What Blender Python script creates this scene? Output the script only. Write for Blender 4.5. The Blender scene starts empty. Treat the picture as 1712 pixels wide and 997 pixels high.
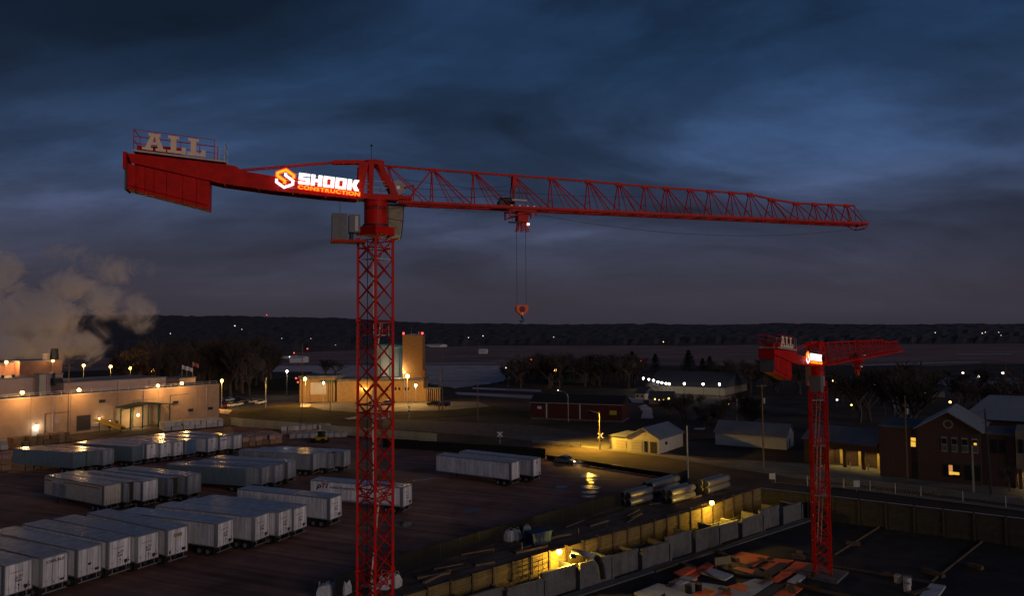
import bpy, bmesh, math, random
from mathutils import Vector, Matrix
R = math.radians
random.seed(7)
scene = bpy.context.scene
COL = scene.collection

# ------------------------------------------------------------------ camera
CAM_H, FPX = 26.4, 1200.0
PITCH, ROLL = R(2.67), R(-0.41)
cF = Vector((0, math.cos(PITCH), math.sin(PITCH)))
_u = Vector((0, -math.sin(PITCH), math.cos(PITCH)))
_r = Vector((1, 0, 0))
cR = _r * math.cos(ROLL) + _u * math.sin(ROLL)
cU = -_r * math.sin(ROLL) + _u * math.cos(ROLL)
cam_d = bpy.data.cameras.new('camera')
cam = bpy.data.objects.new('camera', cam_d)
COL.objects.link(cam)
cam_d.sensor_width = 36.0
cam_d.lens = 36.0 * FPX / 1712.0
cam_d.clip_start = 0.5
cam_d.clip_end = 30000
cam.matrix_world = Matrix(((cR.x, cU.x, -cF.x, 0), (cR.y, cU.y, -cF.y, 0), (cR.z, cU.z, -cF.z, CAM_H), (0, 0, 0, 1)))
scene.camera = cam
scene.render.resolution_x, scene.render.resolution_y = 1024, 597

# ------------------------------------------------------------------ dusk sky
world = bpy.data.worlds.new('World')
scene.world = world
world.use_nodes = True
nt = world.node_tree
for n in list(nt.nodes):
    nt.nodes.remove(n)
def N(t, **kw):
    n = nt.nodes.new(t)
    for k, v in kw.items():
        setattr(n, k, v)
    return n
L = nt.links.new
w_out = N('ShaderNodeOutputWorld')
w_bg = N('ShaderNodeBackground')
L(w_bg.outputs[0], w_out.inputs[0])
w_tc = N('ShaderNodeTexCoord')
w_sep = N('ShaderNodeSeparateXYZ')
L(w_tc.outputs['Generated'], w_sep.inputs[0])
def math_node(op, a, b=None, clamp=False):
    m = N('ShaderNodeMath', operation=op, use_clamp=clamp)
    for i, v in enumerate((a, b)):
        if v is None:
            continue
        if isinstance(v, (int, float)):
            m.inputs[i].default_value = v
        else:
            L(v, m.inputs[i])
    return m.outputs[0]
def ramp_node(fac, stops, interp='LINEAR'):
    r = N('ShaderNodeValToRGB')
    r.color_ramp.interpolation = interp
    el = r.color_ramp.elements
    while len(el) < len(stops):
        el.new(0.5)
    for e, (p, c) in zip(el, stops):
        e.position = p
        e.color = (c[0], c[1], c[2], 1) if isinstance(c, (tuple, list)) else (c, c, c, 1)
    L(fac, r.inputs[0])
    return r.outputs[0]
SKYROT, SKYLOC = -25, (1.0, 4.0, 0)
zc = math_node('MAXIMUM', w_sep.outputs[2], 0.0)
base = ramp_node(zc, [(0.0, (0.033, 0.030, 0.044)), (0.05, (0.040, 0.038, 0.058)), (0.13, (0.038, 0.046, 0.086)),
                      (0.22, (0.023, 0.044, 0.098)), (0.34, (0.011, 0.030, 0.074)), (0.6, (0.008, 0.021, 0.055)), (1.0, (0.007, 0.017, 0.045))])
# overcast streaks: a flat cloud deck seen in perspective
den = math_node('ADD', zc, 0.30)
cx = math_node('DIVIDE', w_sep.outputs[0], den)
cy = math_node('DIVIDE', w_sep.outputs[1], den)
comb = N('ShaderNodeCombineXYZ')
L(cx, comb.inputs[0]); L(cy, comb.inputs[1])
mp = N('ShaderNodeMapping')
mp.inputs['Rotation'].default_value = (0, 0, R(SKYROT))
mp.inputs['Scale'].default_value = (0.55, 1.0, 1)
mp.inputs['Location'].default_value = SKYLOC
L(comb.outputs[0], mp.inputs[0])
n1 = N('ShaderNodeTexNoise')
n1.inputs['Scale'].default_value = 1.5
n1.inputs['Detail'].default_value = 7
n1.inputs['Roughness'].default_value = 0.52
n1.inputs['Distortion'].default_value = 0.6
L(mp.outputs[0], n1.inputs['Vector'])
n2 = N('ShaderNodeTexNoise')
n2.inputs['Scale'].default_value = 4.2
n2.inputs['Detail'].default_value = 6
n2.inputs['Roughness'].default_value = 0.6
L(mp.outputs[0], n2.inputs['Vector'])
cl = ramp_node(n1.outputs[0], [(0.32, 0.34), (0.44, 0.68), (0.54, 1.10), (0.68, 1.95)], 'EASE')
fine = ramp_node(n2.outputs[0], [(0.3, 0.74), (0.7, 1.28)])
mul = math_node('MULTIPLY', cl, fine)
# clouds fade out into the haze at the horizon
hz = ramp_node(zc, [(0.0, 0.0), (0.08, 0.4), (0.16, 1.0)])
mulh = N('ShaderNodeMix', data_type='FLOAT')
L(hz, mulh.inputs[0]); mulh.inputs[2].default_value = 1.0; L(mul, mulh.inputs[3])
sc = N('ShaderNodeMix', data_type='RGBA', blend_type='MULTIPLY')
sc.inputs[0].default_value = 1.0
L(base, sc.inputs[6]); L(mulh.outputs[0], sc.inputs[7])
# last daylight: a very dim physical twilight sky under the cloud deck
sky = N('ShaderNodeTexSky', sky_type='NISHITA')
sky.sun_disc = False
sky.sun_elevation = R(1.0)
sky.sun_rotation = R(137)
sky.altitude = 200
skm = N('ShaderNodeMix', data_type='RGBA', blend_type='ADD')
skm.inputs[0].default_value = 0.004
L(sc.outputs[2], skm.inputs[6]); L(sky.outputs[0], skm.inputs[7])
L(skm.outputs[2], w_bg.inputs[0])
w_bg.inputs[1].default_value = 1.0

# ------------------------------------------------------------------ afterglow (the sun is just down behind the camera's right shoulder)
sun_d = bpy.data.lights.new('sun', 'SUN')
sun_d.energy = 0.6
sun_d.angle = R(25)
sun_d.color = (1.0, 0.80, 0.74)
sun = bpy.data.objects.new('sun', sun_d)
COL.objects.link(sun)
sun.rotation_euler = Vector((-0.65, 0.72, -0.17)).to_track_quat('-Z', 'Y').to_euler()
sun.location = (60, -60, 80)
vs = scene.view_settings
vs.view_transform = 'Standard'
vs.look = 'None'
vs.gamma = 1
vs.use_curve_mapping = False
vs.exposure = 0.0
try:
    scene.cycles.volume_bounces = 4
    scene.cycles.volume_step_rate = 0.15
    scene.cycles.volume_max_steps = 512
except Exception:
    pass

# ------------------------------------------------------------------ survey: measured direction -> point in the place
def ray(px, py):
    return cF + cR * ((px - 856.0) / FPX) + cU * ((498.5 - py) / FPX)
def at(px, py, z=0.0):
    d = ray(px, py)
    return Vector((0, 0, CAM_H)) + d * ((z - CAM_H) / d.z)
def atY(px, py, Y):
    d = ray(px, py)
    return Vector((0, 0, CAM_H)) + d * (Y / d.y)

# ------------------------------------------------------------------ materials
MATS = {}
def mat(name, col, rough=0.7, metal=0.0, var=0.18, scale=3.0, bump=0.0, rand=0.0, spec=0.3, stain=None, stain_amt=0.0, streak=None):
    if name in MATS:
        return MATS[name]
    m = bpy.data.materials.new(name)
    m.use_nodes = True
    t = m.node_tree
    b = t.nodes['Principled BSDF']
    b.inputs['Roughness'].default_value = rough
    b.inputs['Metallic'].default_value = metal
    b.inputs['Specular IOR Level'].default_value = spec
    tc = t.nodes.new('ShaderNodeTexCoord')
    no = t.nodes.new('ShaderNodeTexNoise')
    no.inputs['Scale'].default_value = scale
    no.inputs['Detail'].default_value = 6
    no.inputs['Roughness'].default_value = 0.65
    t.links.new(tc.outputs['Object'], no.inputs['Vector'])
    cr = t.nodes.new('ShaderNodeValToRGB')
    cr.color_ramp.elements[0].position = 0.32
    cr.color_ramp.elements[1].position = 0.68
    cr.color_ramp.elements[0].color = (*[c * (1 - var) for c in col], 1)
    cr.color_ramp.elements[1].color = (*[min(1, c * (1 + var)) for c in col], 1)
    t.links.new(no.outputs[0], cr.inputs[0])
    out = cr.outputs[0]
    if stain is not None:
        n3 = t.nodes.new('ShaderNodeTexNoise')
        n3.inputs['Scale'].default_value = scale * 0.35
        n3.inputs['Detail'].default_value = 8
        n3.inputs['Roughness'].default_value = 0.7
        t.links.new(tc.outputs['Object'], n3.inputs['Vector'])
        r3 = t.nodes.new('ShaderNodeMapRange')
        r3.inputs[1].default_value = 0.52
        r3.inputs[2].default_value = 0.72
        r3.inputs[4].default_value = stain_amt
        t.links.new(n3.outputs[0], r3.inputs[0])
        mx = t.nodes.new('ShaderNodeMix')
        mx.data_type = 'RGBA'
        t.links.new(r3.outputs[0], mx.inputs[0])
        t.links.new(out, mx.inputs[6])
        mx.inputs[7].default_value = (*stain, 1)
        out = mx.outputs[2]
    if streak:                                         # (angle, along, across, amount): wear drawn out in one direction
        mg = t.nodes.new('ShaderNodeMapping')
        mg.inputs['Rotation'].default_value = (0, 0, R(-streak[0]))
        mg2 = t.nodes.new('ShaderNodeMapping')
        mg2.inputs['Scale'].default_value = (streak[1], streak[2], streak[2] if len(streak) < 5 else streak[4])
        t.links.new(tc.outputs['Object'], mg.inputs[0])
        t.links.new(mg.outputs[0], mg2.inputs[0])
        n4 = t.nodes.new('ShaderNodeTexNoise')
        n4.inputs['Scale'].default_value = 1.0
        n4.inputs['Detail'].default_value = 5
        n4.inputs['Roughness'].default_value = 0.7
        t.links.new(mg2.outputs[0], n4.inputs['Vector'])
        r4 = t.nodes.new('ShaderNodeMapRange')
        r4.inputs[1].default_value = 0.35
        r4.inputs[2].default_value = 0.65
        r4.inputs[3].default_value = 1 - streak[3]
        r4.inputs[4].default_value = 1 + streak[3] * 0.6
        t.links.new(n4.outputs[0], r4.inputs[0])
        mx = t.nodes.new('ShaderNodeMix')
        mx.data_type = 'RGBA'
        mx.blend_type = 'MULTIPLY'
        mx.inputs[0].default_value = 1
        t.links.new(out, mx.inputs[6])
        t.links.new(r4.outputs[0], mx.inputs[7])
        out = mx.outputs[2]
    if rand:
        oi = t.nodes.new('ShaderNodeObjectInfo')
        mr = t.nodes.new('ShaderNodeMapRange')
        mr.inputs[3].default_value = 1 - rand
        mr.inputs[4].default_value = 1 + rand
        t.links.new(oi.outputs['Random'], mr.inputs[0])
        mx = t.nodes.new('ShaderNodeMix')
        mx.data_type = 'RGBA'
        mx.blend_type = 'MULTIPLY'
        mx.inputs[0].default_value = 1
        t.links.new(out, mx.inputs[6])
        t.links.new(mr.outputs[0], mx.inputs[7])
        out = mx.outputs[2]
    t.links.new(out, b.inputs['Base Color'])
    if bump:
        bp = t.nodes.new('ShaderNodeBump')
        bp.inputs['Strength'].default_value = bump
        bp.inputs['Distance'].default_value = 0.1
        t.links.new(no.outputs[0], bp.inputs['Height'])
        t.links.new(bp.outputs[0], b.inputs['Normal'])
    MATS[name] = m
    return m
def emit(name, col, strength):
    if name in MATS:
        return MATS[name]
    m = bpy.data.materials.new(name)
    m.use_nodes = True
    b = m.node_tree.nodes['Principled BSDF']
    b.inputs['Base Color'].default_value = (*[min(0.9, c * 0.8) for c in col], 1)
    b.inputs['Emission Color'].default_value = (*col, 1)
    b.inputs['Emission Strength'].default_value = strength
    MATS[name] = m
    return m
RED = mat('crane_red_paint', (0.56, 0.011, 0.005), 0.5, var=0.2, scale=1.6, spec=0.15, stain=(0.20, 0.012, 0.008), stain_amt=0.75)
WHITE = mat('white_trailer_paint', (0.70, 0.68, 0.68), 0.5, var=0.10, scale=1.5, rand=0.2, spec=0.25, stain=(0.30, 0.24, 0.19), stain_amt=0.65, streak=(0, 2.2, 2.2, .32, .16))
GREYP = mat('grey_trailer_paint', (0.30, 0.31, 0.33), 0.5, var=0.15, scale=1.5, rand=0.2, stain=(0.14, 0.09, 0.06), stain_amt=0.7, streak=(0, 2.2, 2.2, .4, .16))
TEAL = mat('teal_trailer_paint', (0.13, 0.19, 0.215), 0.5, var=0.15, scale=1.2, rand=0.2, spec=0.25, stain=(0.12, 0.10, 0.09), stain_amt=0.6)
BLUEP = mat('blue_trailer_paint', (0.10, 0.17, 0.30), 0.5, var=0.12, scale=1.2, rand=0.1)
CREAM = mat('cream_trailer_paint', (0.50, 0.45, 0.36), 0.5, var=0.15, scale=1.5, stain=(0.22, 0.14, 0.08), stain_amt=0.6)
ROOFAL = mat('aluminium_roof_sheet', (0.24, 0.235, 0.24), 0.16, metal=0.0, var=0.3, scale=0.9, bump=0.25, rand=0.3)
STEEL = mat('galvanised_steel', (0.38, 0.38, 0.38), 0.42, metal=0.7, var=0.15, scale=4)
DARKST = mat('dark_steel', (0.035, 0.035, 0.038), 0.55, metal=0.3, var=0.2)
BLACK = mat('black_rubber', (0.012, 0.012, 0.012), 0.8, var=0.2)
CABLE = mat('wire_rope', (0.03, 0.03, 0.032), 0.6, metal=0.2)
CONC = mat('concrete', (0.135, 0.13, 0.127), 0.85, var=0.2, scale=1.1, bump=0.15, stain=(0.075, 0.068, 0.062), stain_amt=0.7, streak=(0, 1.5, 1.5, .2, .3))
PALE = mat('pale_galvanised_grating', (0.55, 0.50, 0.45), 0.55, var=0.15)
WOOD = mat('weathered_timber', (0.15, 0.10, 0.06), 0.85, var=0.3, scale=2.5, bump=0.2, rand=0.25)
BRICKD = mat('dark_red_brick', (0.10, 0.035, 0.025), 0.85, var=0.3, scale=6, bump=0.1)
SNOW = mat('old_snow', (0.62, 0.50, 0.47), 0.8, var=0.2, scale=0.1, bump=0.3, spec=0.05, stain=(0.24, 0.18, 0.15), stain_amt=0.8)
GLASSD = mat('dark_window_glass', (0.02, 0.025, 0.03), 0.08, var=0.1, spec=0.8)
ASPH = mat('worn_asphalt', (0.045, 0.043, 0.043), 0.8, var=0.35, scale=0.35, bump=0.1)
BARK = mat('grey_bark', (0.075, 0.055, 0.042), 0.9, var=0.3, scale=6, bump=0.2, rand=0.3)
E_SOD = emit('sodium_lamp_glow', (1.0, 0.52, 0.10), 17)
E_WARM = emit('warm_white_lamp_glow', (1.0, 0.76, 0.40), 12)
E_COOL = emit('cool_white_lamp_glow', (1.0, 0.93, 0.86), 12)
E_RED = emit('red_beacon_glow', (1.0, 0.03, 0.02), 9)
E_WIN = emit('lit_window_glow', (1.0, 0.55, 0.06), 0.9)

# ------------------------------------------------------------------ mesh helpers
class MB:
    def __init__(s):
        s.v, s.f = [], []
    def add(s, vs, fs):
        o = len(s.v)
        s.v += [tuple(v) for v in vs]
        s.f += [tuple(i + o for i in f) for f in fs]
        return s
    def box(s, x0, x1, y0, y1, z0, z1):
        return s.add([(x0, y0, z0), (x1, y0, z0), (x1, y1, z0), (x0, y1, z0), (x0, y0, z1), (x1, y0, z1), (x1, y1, z1), (x0, y1, z1)],
                     [(0, 3, 2, 1), (4, 5, 6, 7), (0, 1, 5, 4), (1, 2, 6, 5), (2, 3, 7, 6), (3, 0, 4, 7)])
    def tube(s, a, b, r0, r1=None, n=6, caps=True):
        a, b = Vector(a), Vector(b)
        r1 = r0 if r1 is None else r1
        d = (b - a).normalized()
        x = d.orthogonal().normalized()
        y = d.cross(x)
        vs = []
        for p, r in ((a, r0), (b, r1)):
            for i in range(n):
                t = 2 * math.pi * i / n
                vs.append(p + x * (r * math.cos(t)) + y * (r * math.sin(t)))
        fs = [(i, (i + 1) % n, n + (i + 1) % n, n + i) for i in range(n)]
        if caps:
            fs += [tuple(range(n - 1, -1, -1)), tuple(range(n, 2 * n))]
        return s.add(vs, fs)
    def path(s, pts, r, n=5):
        for a, b in zip(pts[:-1], pts[1:]):
            s.tube(a, b, r, r, n)
        return s
    def bar(s, a, b, w, h=None):                       # square bar
        h = w if h is None else h
        a, b = Vector(a), Vector(b)
        d = (b - a).normalized()
        up = Vector((0, 0, 1)) if abs(d.z) < 0.95 else Vector((1, 0, 0))
        x = d.cross(up).normalized() * (w / 2)
        y = x.cross(d).normalized() * (h / 2)
        vs = [a - x - y, a + x - y, a + x + y, a - x + y, b - x - y, b + x - y, b + x + y, b - x + y]
        return s.add(vs, [(0, 3, 2, 1), (4, 5, 6, 7), (0, 1, 5, 4), (1, 2, 6, 5), (2, 3, 7, 6), (3, 0, 4, 7)])
    def prism(s, pts, off):                            # planar polygon swept along a vector
        n = len(pts)
        o = Vector(off)
        vs = [Vector(p) for p in pts] + [Vector(p) + o for p in pts]
        fs = [tuple(range(n)), tuple(range(2 * n - 1, n - 1, -1))] + [(i, i + n, (i + 1) % n + n, (i + 1) % n) for i in range(n)]
        return s.add(vs, fs)
    def lathe(s, prof, n=16, o=(0, 0, 0)):
        vs, fs = [], []
        for (r, z) in prof:
            for i in range(n):
                t = 2 * math.pi * i / n
                vs.append((o[0] + r * math.cos(t), o[1] + r * math.sin(t), o[2] + z))
        for k in range(len(prof) - 1):
            for i in range(n):
                fs.append((k * n + i, k * n + (i + 1) % n, (k + 1) * n + (i + 1) % n, (k + 1) * n + i))
        fs.append(tuple(range(n - 1, -1, -1)))
        fs.append(tuple((len(prof) - 1) * n + i for i in range(n)))
        return s.add(vs, fs)
    def mesh(s, name, m=None, smooth=False):
        me = bpy.data.meshes.new(name)
        me.from_pydata(s.v, [], s.f)
        if m:
            me.materials.append(m)
        bm = bmesh.new()
        bm.from_mesh(me)
        bmesh.ops.recalc_face_normals(bm, faces=bm.faces)
        bm.to_mesh(me)
        bm.free()
        if smooth:
            me.polygons.foreach_set('use_smooth', [True] * len(me.polygons))
        return me
    def build(s, name, m, parent=None, smooth=False, loc=None, rotz=0):
        return link(name, s.mesh(name, m, smooth), parent, loc, rotz)
def link(name, me, parent=None, loc=None, rotz=0, m=None):
    o = bpy.data.objects.new(name, me)
    COL.objects.link(o)
    if parent:
        o.parent = parent
    if loc is not None:
        o.location = loc
    if rotz:
        o.rotation_euler = (0, 0, rotz)
    if m is not None:
        o.material_slots[0].link = 'OBJECT'
        o.material_slots[0].material = m
    return o
def tag(o, label=None, cat=None, group=None, kind=None):
    if label: o['label'] = label
    if cat: o['category'] = cat
    if group: o['group'] = group
    if kind: o['kind'] = kind
    return o
def thing(name, label, cat, loc=(0, 0, 0), rotz=0, group=None):
    o = bpy.data.objects.new(name, None)
    COL.objects.link(o)
    o.empty_display_size = 0.3
    o.location = loc
    o.rotation_euler = (0, 0, rotz)
    return tag(o, label, cat, group)
def copy_tree(o, parent=None):
    c = o.copy()
    COL.objects.link(c)
    c.parent = parent
    for ch in o.children:
        copy_tree(ch, c)
    return c
def beam_between(name, me, a, b, parent, th, th2=None):  # a shared unit bar (length 1 along z) laid from a to b
    a, b = Vector(a), Vector(b)
    d = b - a
    o = bpy.data.objects.new(name, me)
    COL.objects.link(o)
    o.parent = parent
    o.location = a
    o.rotation_mode = 'QUATERNION'
    o.rotation_quaternion = d.to_track_quat('Z', 'Y')
    o.scale = (th, th2 or th, d.length)
    return o
def point_light(parent, loc, energy, col, radius=0.25):
    d = bpy.data.lights.new('lamp_light', 'POINT')
    d.energy = energy
    d.color = col
    d.shadow_soft_size = radius
    o = bpy.data.objects.new('lamp_light', d)
    COL.objects.link(o)
    o.parent = parent
    o.location = loc
    return o
def spot_light(parent, loc, energy, col, direction=(0, 0, -1), angle=150, radius=0.2):
    d = bpy.data.lights.new('lamp_light', 'SPOT')
    d.energy = energy
    d.color = col
    d.spot_size = R(angle)
    d.spot_blend = 0.35
    d.shadow_soft_size = radius
    o = bpy.data.objects.new('lamp_light', d)
    COL.objects.link(o)
    o.parent = parent
    o.location = loc
    o.rotation_mode = 'QUATERNION'
    o.rotation_quaternion = Vector(direction).to_track_quat('-Z', 'Y')
    return o
def text_mesh(txt, size, bold=0.0, sx=1.0, extrude=0.02, shear=0.0, space=1.0):
    c = bpy.data.curves.new('lettering', 'FONT')
    c.body = txt
    c.size = size
    c.offset = bold
    c.extrude = extrude
    c.shear = shear
    c.space_character = space
    c.resolution_u = 3
    o = bpy.data.objects.new('lettering', c)
    COL.objects.link(o)
    dg = bpy.context.evaluated_depsgraph_get()
    me = bpy.data.meshes.new_from_object(o.evaluated_get(dg))
    COL.objects.unlink(o)
    bpy.data.objects.remove(o)
    for v in me.vertices:
        v.co.x *= sx
    return me
def set_mat(me, m):
    me.materials.clear()
    me.materials.append(m)
    return me
SOD = (1.0, 0.50, 0.07)
WARMC = (1.0, 0.74, 0.42)
COOLC = (1.0, 0.92, 0.84)
UNIT_TUBE = MB().tube((0, 0, 0), (0, 0, 1), 0.5, 0.5, 6).mesh('lattice_bar', RED)
UNIT_BAR = MB().box(-.5, .5, -.5, .5, 0, 1).mesh('square_bar', RED)
# ================================================================== the land
SOIL = mat('dark_soil_and_dead_grass', (0.085, 0.062, 0.046), 0.95, var=0.45, scale=0.06, bump=0.3, spec=0.08, stain=(0.055, 0.042, 0.032), stain_amt=0.7)
YARD = mat('damp_gravel_yard', (0.30, 0.150, 0.108), 0.75, var=0.35, scale=0.12, bump=0.25, spec=0.12, streak=(-24, .03, .9, .45), stain=(0.13, 0.072, 0.055), stain_amt=0.7)
FIELD = mat('dead_reed_field', (0.33, 0.22, 0.19), 0.95, var=0.3, scale=0.012, spec=0.0, stain=(0.16, 0.12, 0.11), stain_amt=0.8)
WOODS = mat('bare_wooded_hill', (0.058, 0.045, 0.044), 0.95, var=0.4, scale=0.03)
PITM = mat('wet_black_soil', (0.028, 0.024, 0.022), 0.85, var=0.5, scale=0.3, bump=0.3)
DIRT = mat('trodden_dirt', (0.14, 0.105, 0.08), 0.9, var=0.4, scale=0.25, bump=0.35, spec=0.1, streak=(42, .06, 1.2, .5), stain=(0.06, 0.05, 0.04), stain_amt=0.7)
GRASS = mat('winter_turf', (0.06, 0.052, 0.026), 0.95, var=0.4, scale=0.15, bump=0.3, spec=0.05)
ROADM = mat('road_asphalt', (0.17, 0.155, 0.13), 0.8, spec=0.15, streak=(-33, .05, 1.0, .3), var=0.3, scale=0.2, bump=0.1)
PADM = mat('concrete_paving', (0.19, 0.17, 0.13), 0.8, var=0.25, scale=0.15)
WATER = mat('still_water', (0.04, 0.025, 0.02), 0.1, var=0.2, scale=3.0, bump=0.22, spec=0.4)
ICE = mat('frozen_water', (0.36, 0.33, 0.34), 0.4, var=0.2, scale=0.02)

PIT = [(-50.6, 37.3), (41.3, 121.3), (112.0, 71.8), (112.0, -25.0), (-50.6, -25.0)]
bm = bmesh.new()
BIG = 14000.0
outer = [bm.verts.new((x, y, 0)) for x, y in ((-BIG, -900), (BIG, -900), (BIG, BIG), (-BIG, BIG))]
inner = [bm.verts.new((x, y, 0)) for x, y in PIT]
es = [bm.edges.new((lp[i], lp[(i + 1) % len(lp)])) for lp in (outer, inner) for i in range(len(lp))]
bmesh.ops.triangle_fill(bm, use_beauty=True, use_dissolve=False, edges=es)
def _inside(p):
    c = False
    for i in range(len(PIT)):
        (x0, y0), (x1, y1) = PIT[i], PIT[i - 1]
        if (y0 > p.y) != (y1 > p.y) and p.x < (x1 - x0) * (p.y - y0) / (y1 - y0) + x0:
            c = not c
    return c
bmesh.ops.delete(bm, geom=[f for f in bm.faces if _inside(f.calc_center_median())], context='FACES')
for f in bm.faces:
    if f.normal.z < 0:
        f.normal_flip()
me = bpy.data.meshes.new('ground')
bm.to_mesh(me); bm.free()
me.materials.append(SOIL)
tag(link('ground', me), kind='structure')
pf = MB().add([(x, y, -4.0) for x, y in PIT], [(0, 4, 3, 2, 1)])
tag(pf.build('pit_floor', PITM), kind='structure')
pw = MB()
for i in (2, 3, 4):
    (x0, y0), (x1, y1) = PIT[i], PIT[(i + 1) % 5]
    pw.add([(x0, y0, 0), (x1, y1, 0), (x1, y1, -4), (x0, y0, -4)], [(0, 1, 2, 3)])
tag(pw.build('pit_bank', PITM), kind='structure')

def sheet(name, pts, z, m, px=True, jag=0.0):
    P = [at(x, y, z) for x, y in pts] if px else [Vector((x, y, z)) for x, y in pts]
    if jag:
        Q = []
        rnd = random.Random(len(pts) * 13 + int(P[0].x))
        for a, b in zip(P, P[1:] + P[:1]):
            n = max(1, int((b - a).length / (jag * 2.5)))
            d = (b - a)
            nn = Vector((-d.y, d.x, 0)).normalized()
            for k in range(n):
                Q.append(a + d * (k / n) + nn * rnd.uniform(-jag, jag) * (1 if k else 0.5))
        P = Q
    bm = bmesh.new()
    vs = [bm.verts.new(p) for p in P]
    e_ = [bm.edges.new((vs[i], vs[(i + 1) % len(vs)])) for i in range(len(vs))]
    bmesh.ops.triangle_fill(bm, use_beauty=True, use_dissolve=False, edges=e_)
    for f in bm.faces:
        if f.normal.z < 0:
            f.normal_flip()
    me = bpy.data.meshes.new(name)
    bm.to_mesh(me); bm.free()
    me.materials.append(m)
    return tag(link(name, me), kind='structure')

# flood plain and far fields
sheet('field', [(-1500, 420), (-300, 520), (900, 520), (1500, 380), (2500, 1500), (-2500, 1500)], 0.06, FIELD, px=False, jag=18)
sheet('field', [(-420, 330), (-60, 330), (-60, 420), (-420, 420)], 0.05, GRASS, px=False, jag=6)
# frozen flats and old snow
sheet('snow_field', [(705, 611), (835, 612), (900, 622), (832, 640), (760, 650), (705, 640)], 0.12, SNOW, jag=2)
sheet('snow_field', [(430, 618), (470, 612), (600, 611), (672, 613), (672, 636), (560, 632), (520, 622), (450, 622)], 0.12, SNOW, jag=2)
sheet('snow_field', [(1370, 628), (1700, 632), (1700, 642), (1480, 646), (1370, 640)], 0.12, mat('thin_snow', (0.20, 0.165, 0.16), .8, var=.3, scale=.05), jag=3)
sheet('ice_channel', [(1425, 611.2), (1580, 605.6), (1640, 605.6), (1640, 607), (1580, 607.2), (1425, 612.8)], 0.14, ICE)
sheet('ice_channel', [(1600, 592.2), (1690, 592.0), (1690, 593), (1600, 593.2)], 0.14, ICE)
sheet('ice_channel', [(705, 607.2), (830, 607.0), (830, 608.3), (705, 608.5)], 0.16, ICE)
sheet('settling_basin', [(760, 656), (905, 662), (905, 668), (765, 660)], 0.1, ICE)
sheet('settling_basin', [(790, 648), (905, 652), (905, 656), (790, 651)], 0.1, ICE)
sheet('snow_patch', [(1078, 676), (1090, 684), (1092, 700), (1072, 700), (1074, 688), (1068, 680)], 0.15, SNOW, jag=.4)
sheet('snow_patch', [(1050, 665), (1075, 668), (1076, 674), (1058, 674)], 0.15, SNOW, jag=.4)
for p in ([(366, 684), (388, 686), (382, 693), (368, 692)], [(503, 674), (520, 676), (517, 681), (502, 681)], [(575, 700), (596, 697), (596, 701), (584, 702)], [(1160, 716), (1180, 716), (1178, 719), (1160, 719)]):
    sheet('snow_patch', p, 0.15, SNOW, jag=.25)
# paved ground
sheet('yard', [(-40, 1040), (-40, 742), (130, 742), (400, 712), (600, 735), (735, 742), (912, 764), (1040, 780), (1150, 806), (1035, 850), (860, 901), (640, 972), (560, 1008), (420, 1120), (-200, 1250)], 0.008, YARD, jag=.8)
sheet('dirt_strip', [(640, 972), (860, 901), (1035, 850), (1150, 806), (1268, 815), (1188, 846.5), (934, 918), (700, 987), (600, 1018), (560, 1040)], 0.012, DIRT)
sheet('road', [(640, 716), (835, 731), (1005, 752), (1105, 764), (1240, 786), (1330, 800), (1470, 815), (1712, 846), (1900, 868), (1900, 838), (1712, 818), (1500, 790), (1390, 778), (1250, 770), (1180, 770), (1040, 742), (900, 726), (640, 706)], 0.016, ROADM)
sheet('kerb_strip', [(1350, 806), (1470, 820), (1712, 851), (1712, 856), (1470, 825), (1350, 811)], 0.12, PADM)
sheet('railway_bed', [(640, 716.5), (835, 731.5), (900, 727), (1020, 741), (1050, 735), (900, 712), (640, 700)], 0.03, mat('railway_ballast', (.12, .09, .07), .95, var=.4, scale=.5), jag=.3)
sheet('plant_apron', [(505, 676), (560, 672), (640, 672), (800, 672), (820, 680), (745, 686), (600, 690), (540, 686)], 0.03, PADM, jag=.3)
sheet('station_apron', [(1360, 776), (1470, 782), (1475, 800), (1440, 806), (1350, 790)], 0.03, PADM)
sheet('plant_lawn', [(400, 690), (505, 676), (540, 687), (600, 691), (745, 687), (830, 680), (910, 690), (640, 705), (400, 705)], 0.02, GRASS, jag=.3)
sheet('parking_lot', [(355, 664), (440, 664), (450, 682), (365, 690)], 0.03, ASPH)
# standing water
for p in ([(966, 794), (984, 791), (1002, 794), (1004, 798), (986, 799), (972, 798)], [(978, 801.5), (998, 801), (1000, 803), (982, 804)], [(984, 806.5), (994, 806.5), (992, 808), (984, 808)], [(970, 813), (988, 811), (1006, 815), (1000, 819), (976, 818)], [(968, 821.5), (992, 820.5), (1003, 823), (990, 826.5), (974, 826)], [(972, 829), (996, 828.5), (994, 832), (978, 833)]):
    sheet('puddle', p, 0.014, WATER, jag=.22)
for p in ([(660, 874), (680, 872), (692, 876), (680, 882), (660, 881)], [(772, 852), (800, 850), (806, 855), (780, 858)], [(928, 813), (950, 812), (946, 817), (930, 817)], [(690, 803), (728, 799), (728, 802), (692, 806)], [(222, 862), (236, 868), (248, 875), (236, 872)]):
    sheet('puddle', p, 0.014, WATER, jag=.12)

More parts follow.
